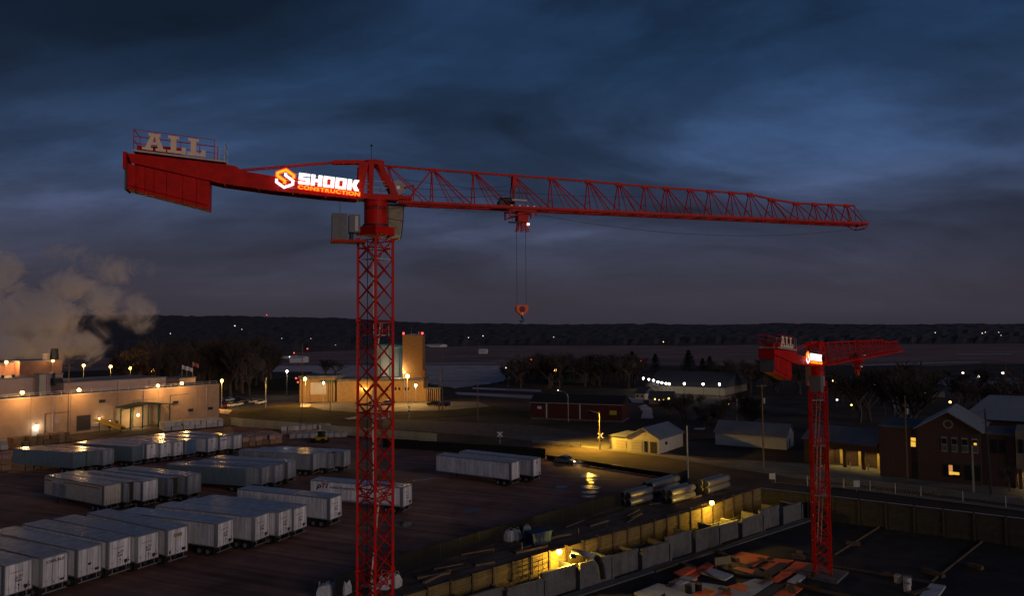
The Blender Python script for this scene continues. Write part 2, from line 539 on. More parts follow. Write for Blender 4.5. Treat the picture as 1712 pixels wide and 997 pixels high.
# far wooded hills: a bumpy canopy rising from the edge of the plain
def hill_h(px):                                   # crest height in metres at 2600 m, by bearing
    tab = [(-900, 95), (0, 88), (200, 86), (420, 80), (600, 68), (760, 48), (900, 42), (1100, 40), (1300, 36), (1500, 34), (1712, 32), (2700, 36)]
    return interp0(tab, px)
def interp0(tab, s):
    for (a, za), (b, zb) in zip(tab[:-1], tab[1:]):
        if s <= b:
            return za + (zb - za) * (max(s, a) - a) / (b - a)
    return tab[-1][1]
from mathutils import noise as mnoise
NX, NY = 420, 26
vs, fs = [], []
rnd = random.Random(3)
for j in range(NY):
    t = j / (NY - 1)
    for i in range(NX):
        px = -900 + 3600 * i / (NX - 1)
        start = interp0([(-900, 760), (400, 820), (640, 1150), (800, 1330), (1100, 1240), (2700, 1120)], px)
        D = start + (2600 - start) * t
        x = (px - 856) / FPX * D
        h = hill_h(px) * (t ** 1.15)
        edge = 9.0 if j > 0 else 0
        h += edge + (mnoise.noise((x * .004, D * .004, 0)) * 9 * t) + rnd.uniform(-2.2, 2.6) * (1 if j else 0)
        vs.append((x, D, h if j else -0.5))
for j in range(NY - 1):
    for i in range(NX - 1):
        a = j * NX + i
        fs.append((a, a + 1, a + NX + 1, a + NX))
tag(MB().add(vs, fs).build('hills', WOODS), kind='structure')
# ================================================================== tower cranes
E_SIGNW = emit('sign_white_light', (1.0, 0.98, 0.95), 1.5)
E_SIGNY = emit('sign_amber_light', (1.0, 0.36, 0.012), 1.5)
E_SIGNR = emit('sign_red_halo_outline', (1.0, 0.035, 0.004), 1.0)  # letters' red halo built as a glowing backing, also the emblem's outline
LETTER = mat('cream_letter_board', (1.0, 0.66, 0.42), 0.6, var=0.08)
GREYBOX = mat('grey_cabinet_paint', (0.17, 0.165, 0.16), 0.6, var=0.12)
CABM = mat('cab_cream_panel', (0.42, 0.36, 0.26), 0.5, var=0.15)
LADD = mat('ladder_galvanised', (0.72, 0.50, 0.38), 0.5, var=0.1)
ORANGE = mat('hook_orange_paint', (1.0, 0.115, 0.012), 0.5, var=0.1)
WORD = mat('dark_lettering', (0.05, 0.012, 0.012), 0.6)

def interp(tab, s):
    for (a, za), (b, zb) in zip(tab[:-1], tab[1:]):
        if s <= b:
            return za + (zb - za) * (s - a) / (b - a)
    return tab[-1][1]
TOPZ = [(0, 40.05), (4.68, 39.94), (11.67, 39.86), (18.68, 39.74), (24.3, 39.56), (35.4, 39.4), (37.7, 39.02), (40.6, 38.75), (48.5, 38.8)]

def stroke(mb, pts, w, y, th):
    """mitred flat stroke in the xz plane, front at y, thickness th away from the viewer side"""
    n = len(pts)
    P = [Vector((p[0], p[1])) for p in pts]
    l, r = [], []
    for i in range(n):
        if i == 0: d = (P[1] - P[0]).normalized(); m = Vector((-d.y, d.x)); k = 1
        elif i == n - 1: d = (P[-1] - P[-2]).normalized(); m = Vector((-d.y, d.x)); k = 1
        else:
            d0 = (P[i] - P[i - 1]).normalized(); d1 = (P[i + 1] - P[i]).normalized()
            m = (Vector((-d0.y, d0.x)) + Vector((-d1.y, d1.x))).normalized()
            k = 1 / max(0.35, m.dot(Vector((-d0.y, d0.x))))
        l.append(P[i] + m * (w / 2 * k)); r.append(P[i] - m * (w / 2 * k))
    for i in range(n - 1):
        q = [l[i], l[i + 1], r[i + 1], r[i]]
        mb.prism([(a.x, y, a.y) for a in q], (0, th, 0))

def rects(mb, rs, w, h, y, th, x0=0, z0=0):
    for (a, b, c, d) in rs:
        mb.box(x0 + a * w, x0 + c * w, y, y + th, z0 + b * h, z0 + d * h)

def make_crane(name, label, loc, az, mast_h, mast_rot, tilt=0.0, rope=8.0, trolley_s=12.35):
    
    root = thing(name, label, 'crane', loc, az, 'tower cranes on the building site')
    Z = lambda z: z - 34.3 + mast_h
    # ---------------- mast: sections, each four legs with X bracing on four faces
    base = MB()
    base.box(-2.6, 2.6, -2.6, 2.6, -0.05, 0.35)
    base.build('base_slab', CONC, root)
    SEC = 6.6
    hw = 0.98
    z_top = mast_h - 0.35
    cm, sm = math.cos(mast_rot - az), math.sin(mast_rot - az)
    rot = lambda x, y, z: (x * cm - y * sm, x * sm + y * cm, z)
    cor = [(-hw, -hw), (hw, -hw), (hw, hw), (-hw, hw)]
    k = 0
    zt = z_top
    while zt > 0.4:
        zb = max(0.3, zt - SEC)
        legs = MB()
        for (x, y) in cor:
            legs.bar(rot(x, y, zb), rot(x, y, zt), 0.205)
        sec = legs.build('mast_section', RED, root)
        nP = max(1, int(round((zt - zb) / 1.65)))
        for i in range(nP):
            a, b = zb + (zt - zb) * i / nP, zb + (zt - zb) * (i + 1) / nP
            for j in range(4):
                (x0, y0), (x1, y1) = cor[j], cor[(j + 1) % 4]
                beam_between('brace', UNIT_BAR, rot(x0, y0, a), rot(x1, y1, b), sec, 0.075)
                beam_between('brace', UNIT_BAR, rot(x1 * .985, y1 * .985, a), rot(x0 * .985, y0 * .985, b), sec, 0.075)
        for zz in (zt - 0.12, zt - 0.75):
            for j in range(4):
                (x0, y0), (x1, y1) = cor[j], cor[(j + 1) % 4]
                beam_between('ring_bar', UNIT_BAR, rot(x0, y0, zz), rot(x1, y1, zz), sec, 0.09)
        fl_ = MB()
        for (x, y) in cor:
            c_ = Vector(rot(x, y, zt))
            fl_.box(c_.x - .17, c_.x + .17, c_.y - .17, c_.y + .17, zt - .09, zt + .09)
        tag(fl_.build('joint_plate', RED, sec), kind='stuff')
        # rest platform with opening, and the ladder leaning up to the next one
        if zb > 1:
            pz = zt - 1.15 if k else zt - 1.6
            side = 1 if k % 2 else -1
            pl = MB()
            pl.add([rot(x, y, pz) for x, y in ((-.8, -.8), (.8, -.8), (.8, -.05), (-.8, -.05))] + [rot(x, y, pz - .07) for x, y in ((-.8, -.8), (.8, -.8), (.8, -.05), (-.8, -.05))],
                   [(0, 1, 2, 3), (7, 6, 5, 4), (0, 4, 5, 1), (1, 5, 6, 2), (2, 6, 7, 3), (3, 7, 4, 0)])
            pl.add([rot(x, y, pz) for x, y in ((-.8, .1), (-.05, .1), (-.05, .8), (-.8, .8))] + [rot(x, y, pz - .07) for x, y in ((-.8, .1), (-.05, .1), (-.05, .8), (-.8, .8))],
                   [(0, 1, 2, 3), (7, 6, 5, 4), (0, 4, 5, 1), (1, 5, 6, 2), (2, 6, 7, 3), (3, 7, 4, 0)])
            pl.build('platform', PALE, sec)
            gd = MB()
            for q in ((-.75, -.75), (.75, -.75), (.75, .0)):
                gd.bar(rot(q[0], q[1], pz), rot(q[0], q[1], pz + .95), .04)
            gd.bar(rot(-.75, -.75, pz + .95), rot(.75, -.75, pz + .95), .04)
            gd.bar(rot(.75, -.75, pz + .95), rot(.75, 0, pz + .95), .04)
            gd.build('platform_guard', PALE, sec)
            lad = MB()
            a0 = Vector(rot(-0.15 * side, 0.3, pz - 6.4)); b0 = Vector(rot(0.42 * side, -0.12, pz + 0.9))
            off = Vector(rot(0.19, 0.19, 0)) - Vector(rot(0, 0, 0))
            lad.bar(a0 - off, b0 - off, .11); lad.bar(a0 + off, b0 + off, .11)
            for q in range(24):
                t = (q + .5) / 24
                p = a0.lerp(b0, t)
                lad.bar(p - off, p + off, .03)
            lad.build('ladder', LADD, sec)
            cab = MB().path([rot(-.7, .2, zb), rot(-.72, .18, zt)], .03, 5)
            cab.build('power_cable', BLACK, sec)
        zt = zb
        k += 1
    # ---------------- slewing head
    t = MB()
    c2 = lambda x, y, z: rot(x, y, Z(z))
    vs = []
    for z_, w_ in ((34.25, 1.08), (34.95, 1.08)):
        vs += [c2(x * w_, y * w_, z_) for x, y in ((-1, -1), (1, -1), (1, 1), (-1, 1))]
    t.add(vs, [(0, 3, 2, 1), (4, 5, 6, 7), (0, 1, 5, 4), (1, 2, 6, 5), (2, 3, 7, 6), (3, 0, 4, 7)])
    t.build('slewing_base', RED, root)
    ring = MB().lathe([(0.98, Z(34.95)), (1.05, Z(34.95)), (1.05, Z(35.12)), (0.94, Z(35.12))], 28)
    ring.build('slewing_ring', DARKST, root)
    cyl = MB().lathe([(0.93, Z(35.12)), (0.93, Z(37.0)), (1.0, Z(37.0)), (1.0, Z(37.12))], 32).build('slewing_drum', RED, root)
    # the dark word on the drum
    me = text_mesh('POTAIN', 0.44, bold=0.012, sx=1.25, extrude=0.0)
    w = max(v.co.x for v in me.vertices)
    bm = bmesh.new(); bm.from_mesh(me)
    bmesh.ops.subdivide_edges(bm, edges=[e for e in bm.edges if e.calc_length() > .08], cuts=2)
    bm.to_mesh(me); bm.free()
    for v in me.vertices:
        th = R(-98) + (v.co.x - w * .42) / 0.94
        v.co = Vector((0.937 * math.cos(th), 0.937 * math.sin(th), Z(36.28) + v.co.y))
    set_mat(me, WORD)
    link('lettering', me, cyl)
    # towerhead: two A-shaped side plates with openings
    th = MB()
    for y in (-0.82, 0.74):
        P = lambda s, z: (s, y, Z(z))
        th.prism([P(-1.5, 37.12), P(-1.15, 37.12), P(-.62, 40.15), P(-1.42, 39.95)], (0, .08, 0))
        th.prism([P(-.62, 37.55), P(-.3, 37.55), P(-.2, 40.3), P(-.62, 40.15)], (0, .08, 0))
        th.prism([P(1.3, 37.55), P(1.75, 37.55), P(.5, 39.95), P(.05, 39.95)], (0, .08, 0))
        th.prism([P(-1.15, 37.12), P(1.75, 37.12), P(1.75, 37.549), P(-1.074, 37.549)], (0, .08, 0))
        th.prism([P(-.199, 39.951), P(.6, 39.951), P(.6, 40.22), P(-.2, 40.38)], (0, .08, 0))
    th.box(-1.5, 1.75, -.735, .735, Z(37.14), Z(37.3))
    th.box(-.75, .5, -.735, .735, Z(40.2), Z(40.33))
    th.box(-1.35, -1.2, -.735, .735, Z(39.4), Z(39.9))
    th.build('tower_head', RED, root)
    rl = MB()
    for zz in (38.1, 38.6):
        rl.bar((-1.1, -.6, Z(zz)), (1.1, -.6, Z(zz)), .04); rl.bar((-1.1, .6, Z(zz)), (1.1, .6, Z(zz)), .04)
    for s in (-.9, -.2, .5):
        rl.bar((s, .6, Z(37.3)), (s, .6, Z(38.6)), .04)
    rl.build('head_handrail', PALE, root)
    an = MB().tube((-.35, 0, Z(40.33)), (-.35, 0, Z(41.6)), .02)
    an.lathe([(.02, Z(41.55)), (.1, Z(41.6)), (.1, Z(41.68)), (.02, Z(41.72))], 8, (-.35, 0, 0))
    an.build('anemometer_mast', DARKST, root)
    # operator cab on the far side of the jib root
    cb = MB()
    pr = [(1.0, 36.85), (2.35, 36.85), (2.3, 35.6), (2.12, 34.15), (1.0, 34.15)]
    cb.prism([(s, .35, Z(z)) for s, z in pr], (0, 1.5, 0))
    cabo = cb.build('operator_cab', CABM, root)
    g = MB()
    g.prism([(s, .338, Z(z)) for s, z in ((1.12, 36.65), (2.25, 36.65), (2.2, 35.7), (1.12, 35.85))], (0, .01, 0))
    g.prism([(s, .338, Z(z)) for s, z in ((1.12, 35.72), (2.18, 35.55), (2.04, 34.45), (1.12, 34.45))], (0, .01, 0))
    g.build('cab_window', mat('cab_glass_warm', (0.30, 0.25, 0.15), 0.15, var=0.3, scale=2), cabo)
    MB().box(.9, 2.5, .25, 1.95, Z(36.85), Z(36.98)).build('cab_roof', DARKST, cabo)
    fr = MB()
    for a, b in (((1.06, 36.85), (1.06, 34.15)), ((1.06, 35.78), (2.3, 35.6)), ((2.33, 36.85), (2.28, 35.6)), ((2.28, 35.6), (2.1, 34.15))):
        fr.bar((a[0], .33, Z(a[1])), (b[0], .33, Z(b[1])), .06)
    fr.build('cab_frame', DARKST, cabo)
    # electrical cabinets on their side platform
    MB().box(-3.55, -.9, -1.6, .2, Z(33.52), Z(33.68)).build('cabinet_platform', RED, root)
    e = MB().box(-3.5, -2.35, -1.5, -.1, Z(33.68), Z(35.75)).build('electrical_cabinet', GREYBOX, root)
    MB().box(-2.9, -2.42, -1.53, -1.505, Z(33.9), Z(35.5)).build('cabinet_door', GREYBOX, e)
    e2 = MB().box(-2.2, -1.35, -1.35, -.2, Z(34.3), Z(35.72)).build('electrical_cabinet', GREYBOX, root)
    MB().box(-1.75, -1.5, -1.385, -1.355, Z(34.4), Z(35.6)).build('cable_duct', PALE, e2)
    MB().tube((-2.0, -.9, Z(33.7)), (-2.0, -.9, Z(34.3)), .16, n=10).build('slewing_motor', DARKST, root)
    MB().path([(-2.9, -1.2, Z(35.75)), (-2.9, -1.2, Z(37.25))], .018).build('power_cable', BLACK, root)
    # ---------------- counter-jib: girder, ties, ballast
    prof = [(-18.06, 39.68), (-11.35, 39.25), (-10.63, 39.16), (-10.11, 38.80), (-7.69, 38.52), (-1.51, 38.45), (-1.51, 37.06), (-4.56, 37.18), (-8.07, 37.41), (-11.59, 37.76), (-12.39, 37.92), (-17.81, 38.98)]
    cj = MB()
    for y in (-.82, .74):
        cj.prism([(s, y, Z(z)) for s, z in prof], (0, .08, 0))
    cj.prism([(s, -.735, Z(z)) for s, z in ((-18.0, 39.6), (-11.35, 39.18), (-10.63, 39.05), (-10.11, 38.7), (-7.69, 38.42), (-1.6, 38.34), (-1.6, 38.25), (-7.7, 38.32), (-10.2, 38.6), (-11.4, 39.08), (-18.0, 39.5))], (0, 1.47, 0))
    for s in (-4, -6.5, -9, -11.5):
        cj.box(s, s + .12, -.735, .735, Z(interp([(-12, 37.82), (-8, 37.42), (-4, 37.2), (-1, 37.1)], s)) + .01, Z(38.2))
    cj = cj.build('counter_jib', RED, root)
    lip = MB()
    for y in (-.93, .83):
        for a, b in zip(prof[6:11], prof[7:12]):
            lip.prism([(a[0], y, Z(a[1]) + .1), (b[0], y, Z(b[1]) + .1), (b[0], y, Z(b[1]) - .02), (a[0], y, Z(a[1]) - .02)], (0, .1, 0))
    lip.build('girder_flange', RED, cj)
    # ballast blocks hang in a row, staggered deeper toward the mast
    edges = [-18.05, -17.45, -16.85, -16.25, -15.4, -14.3, -13.35, -12.45]
    for i, (a, b) in enumerate(zip(edges[:-1], edges[1:])):
        zt0 = interp([(-18.08, 38.95), (-12.39, 37.88)], a) - .03; zt1 = interp([(-18.08, 38.95), (-12.39, 37.88)], b) - .03
        zb0 = interp([(-18.05, 37.03), (-15.43, 36.42), (-12.45, 35.73)], a); zb1 = interp([(-18.05, 37.03), (-15.43, 36.42), (-12.45, 35.73)], b)
        bl = MB()
        y0 = -.86 - .02 * (i % 2)
        bl.prism([(a + .015, y0, Z(zt0)), (b - .015, y0, Z(zt1)), (b - .015, y0, Z(zb1) + .3), (a + .015, y0, Z(zb0) + .3)], (0, -2 * y0, 0))
        bl.build('ballast_block', RED, root)
        bl = MB()
        bl.prism([(a + .015, y0 + .1, Z(zb0) + .298), (b - .015, y0 + .1, Z(zb1) + .298), (b - .015, y0 + .1, Z(zb1)), (a + .015, y0 + .1, Z(zb0))], (0, -2 * y0 - .2, 0))
        bl.build('ballast_foot', RED, root)
    MB().box(-18.33, -18.1, -.95, .95, Z(38.5), Z(39.75)).build('end_plate', RED, root)
    MB().box(-18.22, -18.09, -.8, .8, Z(36.98), Z(38.9)).build('end_ballast', CONC, root)
    MB().box(-17.5, -14.6, -.5, .5, Z(39.75), Z(40.35)).build('winch_housing', RED, root)
    for y in (-.28, .28):
        ti = MB()
        ti.bar((-10.3, y, Z(39.02)), (-3.4, y, Z(40.05)), .09)
        ti.bar((-3.4, y, Z(40.05)), (-.7, y, Z(40.22)), .2, .26)
        ti.build('tie_bar', RED, root)
    # service platform with handrails and the cream letters
    pf = MB()
    pf.prism([(-17.65, -1.15, Z(39.89)), (-11.3, -1.15, Z(39.44)), (-11.3, -1.15, Z(39.32)), (-17.65, -1.15, Z(39.77))], (0, 2.3, 0))
    pfo = pf.build('service_platform', PALE, root)
    hr = MB()
    zr = lambda s: interp([(-17.65, 39.89), (-11.3, 39.44)], s)
    for y in (-1.12, 1.12):
        for s in (-17.6, -16.2, -14.8, -13.4, -12.1):
            hr.bar((s, y, Z(zr(s))), (s, y, Z(zr(s) + 1.5)), .05)
        for h in (.5, 1.0, 1.5):
            hr.bar((-17.6, y, Z(zr(-17.6) + h)), (-12.1, y, Z(zr(-12.1) + h)), .045)
    hr.bar((-17.6, -1.12, Z(41.39)), (-17.6, 1.12, Z(41.39)), .045)
    hr.bar((-17.6, -1.12, Z(40.6)), (-17.6, 1.12, Z(40.6)), .045)
    hr.build('handrail', RED, pfo)
    hg = MB()
    for s in (-12.0, -11.4):
        for y in (-1.12, 1.12):
            hg.bar((s, y, Z(39.45)), (s, y, Z(40.85)), .05)
    for h in (40.2, 40.85):
        hg.bar((-12.0, 1.12, Z(h)), (-11.4, 1.12, Z(h)), .04); hg.bar((-11.4, -1.12, Z(h)), (-11.4, 1.12, Z(h)), .04)
    hg.build('access_gate', PALE, pfo)
    def slab_letter(x, kind):
        lt = MB()
        h = 1.28
        sl = -0.072
        y, t_ = -1.21, .05
        q = lambda a, b: (x + a, y, Z(zr(x + a) + .08) + b)
        def pr(ps, dy=0):
            lt.prism([(p[0], p[1] + dy, p[2]) for p in [q(*p) for p in ps]], (0, t_ + dy, 0))
        if kind == 'A':
            pr([(.2, .2), (.55, .2), (.83, 1.06), (.55, 1.06)])
            pr([(.831, 1.06), (1.1, 1.06), (1.42, .2), (1.06, .2)])
            pr([(.65, .42), (.98, .42), (.93, .62), (.70, .62)], -.004)
            pr([(.42, 1.061), (1.22, 1.061), (1.22, 1.28), (.42, 1.28)])
            pr([(0, 0), (.72, 0), (.72, .199), (0, .199)])
            pr([(.9, 0), (1.6, 0), (1.6, .199), (.9, .199)])
        else:
            pr([(.22, .22), (.6, .22), (.6, 1.07), (.22, 1.07)])
            pr([(.05, 1.071), (.78, 1.071), (.78, 1.28), (.05, 1.28)])
            pr([(0, 0), (1.25, 0), (1.25, .219), (0, .219)])
            pr([(.98, .22), (1.25, .22), (1.25, .5), (.98, .5)])
        lt.build('letter', LETTER, pfo)
    slab_letter(-17.02, 'A'); slab_letter(-15.33, 'L'); slab_letter(-13.97, 'L')
    # ---------------- illuminated company sign on the near face of the girder
    sg = MB()
    for zz in (37.45, 38.0, 38.6):
        sg.bar((-7.5, -1.0, Z(zz) + .27), (-1.4, -1.0, Z(zz) - .2), .05)
    for s in (-7.0, -5, -3, -1.7):
        sg.bar((s, -.9, Z(37.6) - .04 * (s + 4)), (s, -.9, Z(38.5) - .06 * (s + 4)), .05)
    sgo = sg.build('sign_frame', PALE, root)
    tl = R(4.45)
    ct, st = math.cos(tl), math.sin(tl)
    def place_local(mb, ox, oz):          # rotate flat sign geometry by the girder's slope and put it at (ox, oz)
        mb.v = [(ox + x * ct + z * st, y, Z(oz) - x * st + z * ct) for x, y, z in mb.v]
        return mb
    W_, H_ = .845, .87
    glyph = {'S': [(0, 0, 1, .25), (0, .37, 1, .62), (0, .74, 1, 1), (.64, .25, 1, .37), (0, .62, .36, .74)],
             'H': [(0, 0, .36, 1), (.64, 0, 1, 1), (.36, .36, .64, .64)],
             'O': [(0, 0, 1, .23), (0, .77, 1, 1), (0, .23, .34, .77), (.66, .23, 1, .77)]}
    for i, ch in enumerate('SHOOK'):
        lm = MB()
        x0 = i * (W_ + .085)
        if ch in glyph:
            rects(lm, glyph[ch], W_, H_, -1.12, .06, x0)
        else:
            rects(lm, [(0, 0, .38, 1)], W_, H_, -1.12, .06, x0)
            K = [(.385, .5), (.62, 1), (1.06, 1), (.80, .5)]
            lm.prism([(x0 + a * W_, -1.12, b * H_) for a, b in K], (0, .06, 0))
            K = [(.385, .499), (.80, .499), (1.1, 0), (.66, 0)]
            lm.prism([(x0 + a * W_, -1.12, b * H_) for a, b in K], (0, .06, 0))
        place_local(lm, -6.06, 37.985).build('letter', E_SIGNW, sgo)
    x = 0.0
    for ch in 'CONSTRUCTION':
        for dz, m_, bold, y in ((0, E_SIGNY, .006, -1.13), (0, E_SIGNR, .055, -1.10)):
            me = text_mesh(ch, .40, bold=bold, sx=1.42, extrude=.012)
            xs = [v.co.x for v in me.vertices]
            if m_ is E_SIGNY:
                wd = max(xs) - min(xs); x_min = min(xs); here = x
            cx = here + wd / 2
            c0 = (max(xs) + min(xs)) / 2
            for v in me.vertices:
                px, pz, py = v.co.x - c0 + cx, v.co.y, v.co.z
                v.co = Vector((-6.08 + px * ct + pz * st, y - py, Z(37.60) - px * st + pz * ct))
            set_mat(me, m_)
            link('letter' if m_ is E_SIGNY else 'letter_halo', me, sgo)
        x += wd + .062
    u = .0049
    up = [(480, 345), (480, 300), (355, 226), (235, 290), (235, 335), (352, 402), (352, 448)]
    dn = [(355, 275), (355, 312), (475, 385), (475, 442), (350, 507), (230, 437), (228, 385)]
    cv = lambda ps: [((a - 355) * u, (367 - b) * u) for a, b in ps]
    for ps, w, m_, y, nm in ((up, .19, E_SIGNY, -1.13, 'emblem_stroke'), (up, .34, E_SIGNR, -1.10, 'emblem_edge'), (dn, .2, E_SIGNW, -1.125, 'emblem_stroke')):
        em = MB()
        stroke(em, cv(ps), w, y, .025)
        place_local(em, -7.02, 38.32).build(nm, m_, sgo)
    # ---------------- jib
    jz = Z(37.0)
    jr = lambda s, y, z: (s - 1.7, y, Z(z) - jz)
    ch = MB()
    for y in (-.72, .72):
        ch.bar(jr(1.7, y, 37.0), jr(48.5, y, 36.93), .2, .22)
        ch.bar(jr(1.7, y * .86, 36.87), jr(48.4, y * .86, 36.8), .1, .07)
    ss = [0.4] + [a for a, _ in TOPZ[1:-1]] + [47.6]
    for a, b in zip(ss[:-1], ss[1:]):
        ch.bar(jr(a, 0, interp(TOPZ, a)), jr(b, 0, interp(TOPZ, b)), .17)
    jib = ch.build('jib', RED, root)
    jib.location = (1.7, 0, jz)
    jib.rotation_euler = (0, -tilt, 0)
    def lb(a, b, th=.09, nm='lattice_bar'):
        beam_between(nm, UNIT_TUBE, a, b, jib, th)
    nodes = [4.68, 8.22, 11.67, 15.17, 18.68, 21.65, 24.28, 26.41, 28.9, 30.99, 33.32, 35.36, 37.7, 40.57, 42.74, 44.67, 46.6]
    for i, s in enumerate(nodes):
        zt_ = interp(TOPZ, s) - .05
        nx = nodes[i + 1] if i + 1 < len(nodes) else 48.3
        gp = nx - s
        for y in (-.7, .7):
            lb(jr(s - .05, y * .1, zt_), jr(s - (.1 if s < 20 else .25), y, 37.05), .11)
            lb(jr(s + .15, y * .1, zt_), jr(nx - .35, y, 37.05), .1)
            if gp > 2.4:
                lb(jr(s + .1, y * .1, zt_), jr(s + gp * .47, y, 37.05), .08)
        lb(jr(s - .1, -.7, 37.0), jr(s - .1, .7, 37.0), .06, 'cross_bar')
        lb(jr(s - .1, -.7, 37.0), jr(nx - .35, .7, 37.0), .05, 'cross_bar')
        if 4 < s < 40:
            lb(jr(s - .14, -.5, 37.75), jr(s - .14, .5, 37.75), .045, 'cross_bar')
        MB().box(-.26, .3, -.12, .12, -.2, .11).build('gusset', RED, jib, loc=jr(s, 0, interp(TOPZ, s)))
    for y in (-.7, .7):
        lb(jr(4.55, y * .1, 39.85), jr(2.4, y, 37.05), .11)
        lb(jr(1.1, y * .2, 40.0), jr(4.3, y, 37.05), .075)
        lb(jr(1.0, y * .4, 40.0), jr(1.75, y, 37.1), .11)
        lb(jr(47.6, 0, 38.75), jr(48.4, y, 37.0), .06)
    tipm = MB()
    for y in (-.7, .7):
        tipm.bar(jr(47.2, y, 36.85), jr(48.2, y, 36.4), .07); tipm.bar(jr(48.2, y, 36.4), jr(48.5, y, 36.9), .07)
    tipm.bar(jr(48.5, -.8, 36.9), jr(48.5, .8, 36.9), .2)
    tipm.bar(jr(48.2, -.7, 36.4), jr(48.2, .7, 36.4), .09)
    tipm.build('jib_nose', RED, jib)
    # hoist winch behind the head, ropes along the jib
    wd = MB()
    wd.tube((1.75, -.5, Z(38.2)), (1.75, .5, Z(38.2)), .62, n=20)
    wn = wd.build('hoist_drum', mat('winch_grey_paint', (0.36, 0.28, 0.24), 0.5, var=.2), root)
    MB().tube((1.75, -.56, Z(38.2)), (1.75, -.5, Z(38.2)), .16, n=10).build('drum_hub', STEEL, wn)
    MB().box(1.3, 2.9, -.62, .62, Z(37.25), Z(37.55)).build('winch_frame', RED, wn)
    hl = MB().bar((2.3, -.6, Z(38.2)), (3.0, -.6, Z(38.45)), .13).bar((3.0, -.6, Z(38.45)), (3.0, -.6, Z(37.2)), .1)
    hl.build('rope_guide', RED, wn)
    def sag(a, b, drop, n=12, r=.02):
        a, b = Vector(a), Vector(b)
        ro = MB()
        ro.path([a.lerp(b, i / n) - Vector((0, 0, drop * 4 * (i / n) * (1 - i / n))) for i in range(n + 1)], r, 4)
        ro.build('wire_rope', CABLE, jib)
    sag(jr(2.2, -.1, 38.3), jr(11.2, -.1, 38.9), .25)
    sag(jr(2.2, .2, 37.8), jr(11.2, .2, 38.2), .25)
    sag(jr(2.4, .1, 39.0), jr(24, .1, 38.6), .4)
    sag(jr(2.6, -.2, 36.75), jr(trolley_s - 1, -.2, 36.6), .12)
    sag(jr(trolley_s + 1.2, -.2, 36.55), jr(48.2, -.2, 36.5), 1.25, 24)
    # ---------------- trolley with maintenance basket, hook block on its two falls
    T = trolley_s
    tr = MB()
    for y in (-.78, .72):
        tr.box(T - 1.25, T + 1.25, y, y + .06, jz - .34, jz - .2)
        tr.box(T - 1.25, T - 1.1, y, y + .06, jz - .95, jz - .2)
        tr.box(T + 1.1, T + 1.25, y, y + .06, jz - .75, jz - .2)
        tr.bar((T - 1.15, y + .03, jz - .85), (T + .2, y + .03, jz - .45), .1)
        tr.bar((T + .2, y + .03, jz - .45), (T + 1.2, y + .03, jz - .4), .1)
    tr.box(T - .35, T + .55, -.5, .5, jz - 1.2, jz - .21)
    tro = tr.build('trolley', RED, root)
    if tilt:
        tro.location = (0, 0, (T - 1.7) * math.sin(tilt))
    for ds in (-.3, 0, .3):
        for y in (-.3, .3):
            MB().bar((T + .15 + ds, y, jz - 1.2), (T + .15 + ds * 1.6, y, jz - 2.0), .12).build('rope_guide', RED, tro)
    for ds in (-1.0, -.3, .4, 1.0):
        MB().tube((T + ds, -.8, jz + .05), (T + ds, -.68, jz + .05), .11, n=10).build('trolley_wheel', STEEL, tro)
    MB().box(T + .42, T + .62, -.62, -.45, jz - 1.5, jz - 1.32).build('trolley_lamp', emit('small_white_lamp', (1, .85, .7), 1.5), tro)
    bk = MB()
    bk.box(T - 1.35, T - .2, -1.0, -.82, jz - 1.42, jz - 1.3)
    bk.bar((T - 1.0, -.9, jz - 1.3), (T - 1.0, -.9, jz - .4), .03)
    bk.build('catch_tray', DARKST, tro)
    ba = MB()
    ba.box(T - 1.1, T + .2, -1.25, -.95, jz + .42, jz + .58)
    bko = ba.build('maintenance_basket', PALE, tro)
    bh = MB()
    for s in (-1.1, -.5, .18):
        bh.bar((T + s, -1.22, jz + .58), (T + s, -1.22, jz + 1.65), .04)
    for h in (1.1, 1.65):
        bh.bar((T - 1.1, -1.22, jz + h), (T + .18, -1.22, jz + h), .035)
    bh.build('basket_handrail', DARKST, bko)
    mt = MB().box(T - 2.0, T - .75, -.5, .4, jz + .1, jz + .55)
    mt.tube((T - 1.9, -.2, jz + .62), (T - .9, -.2, jz + .62), .26, n=10)
    mt.build('trolley_winch', DARKST, tro)
    pk = MB().prism([(T - .75, -.35, jz + 2.75), (T - .45, -.35, jz + 2.8), (T - .4, -.35, jz + 1.9), (T - .62, -.35, jz + 1.4), (T - .8, -.35, jz + 1.8)], (0, .3, 0))
    pk.bar((T - .6, -.2, jz + 1.5), (T - .6, -.2, jz + .1), .12)
    pk.build('rope_pulley_bracket', RED, tro)
    hz_ = jz - 1.1 - rope
    hk = MB()
    for y in (-.17, .11):
        hk.prism([(T - .48, y, hz_ + .8), (T + .58, y, hz_ + .8), (T + .58, y, hz_ + .3), (T + .14, y, hz_ - .1), (T - .04, y, hz_ - .1), (T - .48, y, hz_ + .3)], (0, .06, 0))
    hko = hk.build('hook_block', ORANGE, root)
    MB().tube((T + .05, -.2, hz_ + .45), (T + .05, .2, hz_ + .45), .26, n=16).build('sheave', mat('sheave_dark_red', (.10, .008, .008), .5), hko)
    MB().tube((T + .05, -.19, hz_ + .08), (T + .05, .19, hz_ + .08), .06, n=8).build('pivot_pin', STEEL, hko)
    hm = MB().tube((T + .05, 0, hz_ - .02), (T + .05, 0, hz_ - .3), .07, n=8)
    pts = [(T + .05 + .16 * math.sin(a) - .02, 0, hz_ - .48 + .16 * math.cos(a)) for a in [R(q) for q in range(0, 285, 24)]]
    hm.path(pts, .05, 6)
    hm.build('hook', BLACK, hko)
    rp = MB()
    for ds in (-.37, .45):
        rp.path([(T + ds, 0, jz - .9), (T + ds, 0, hz_ + .5)], .02, 4)
    rp.build('hoist_rope', CABLE, hko)
    return root

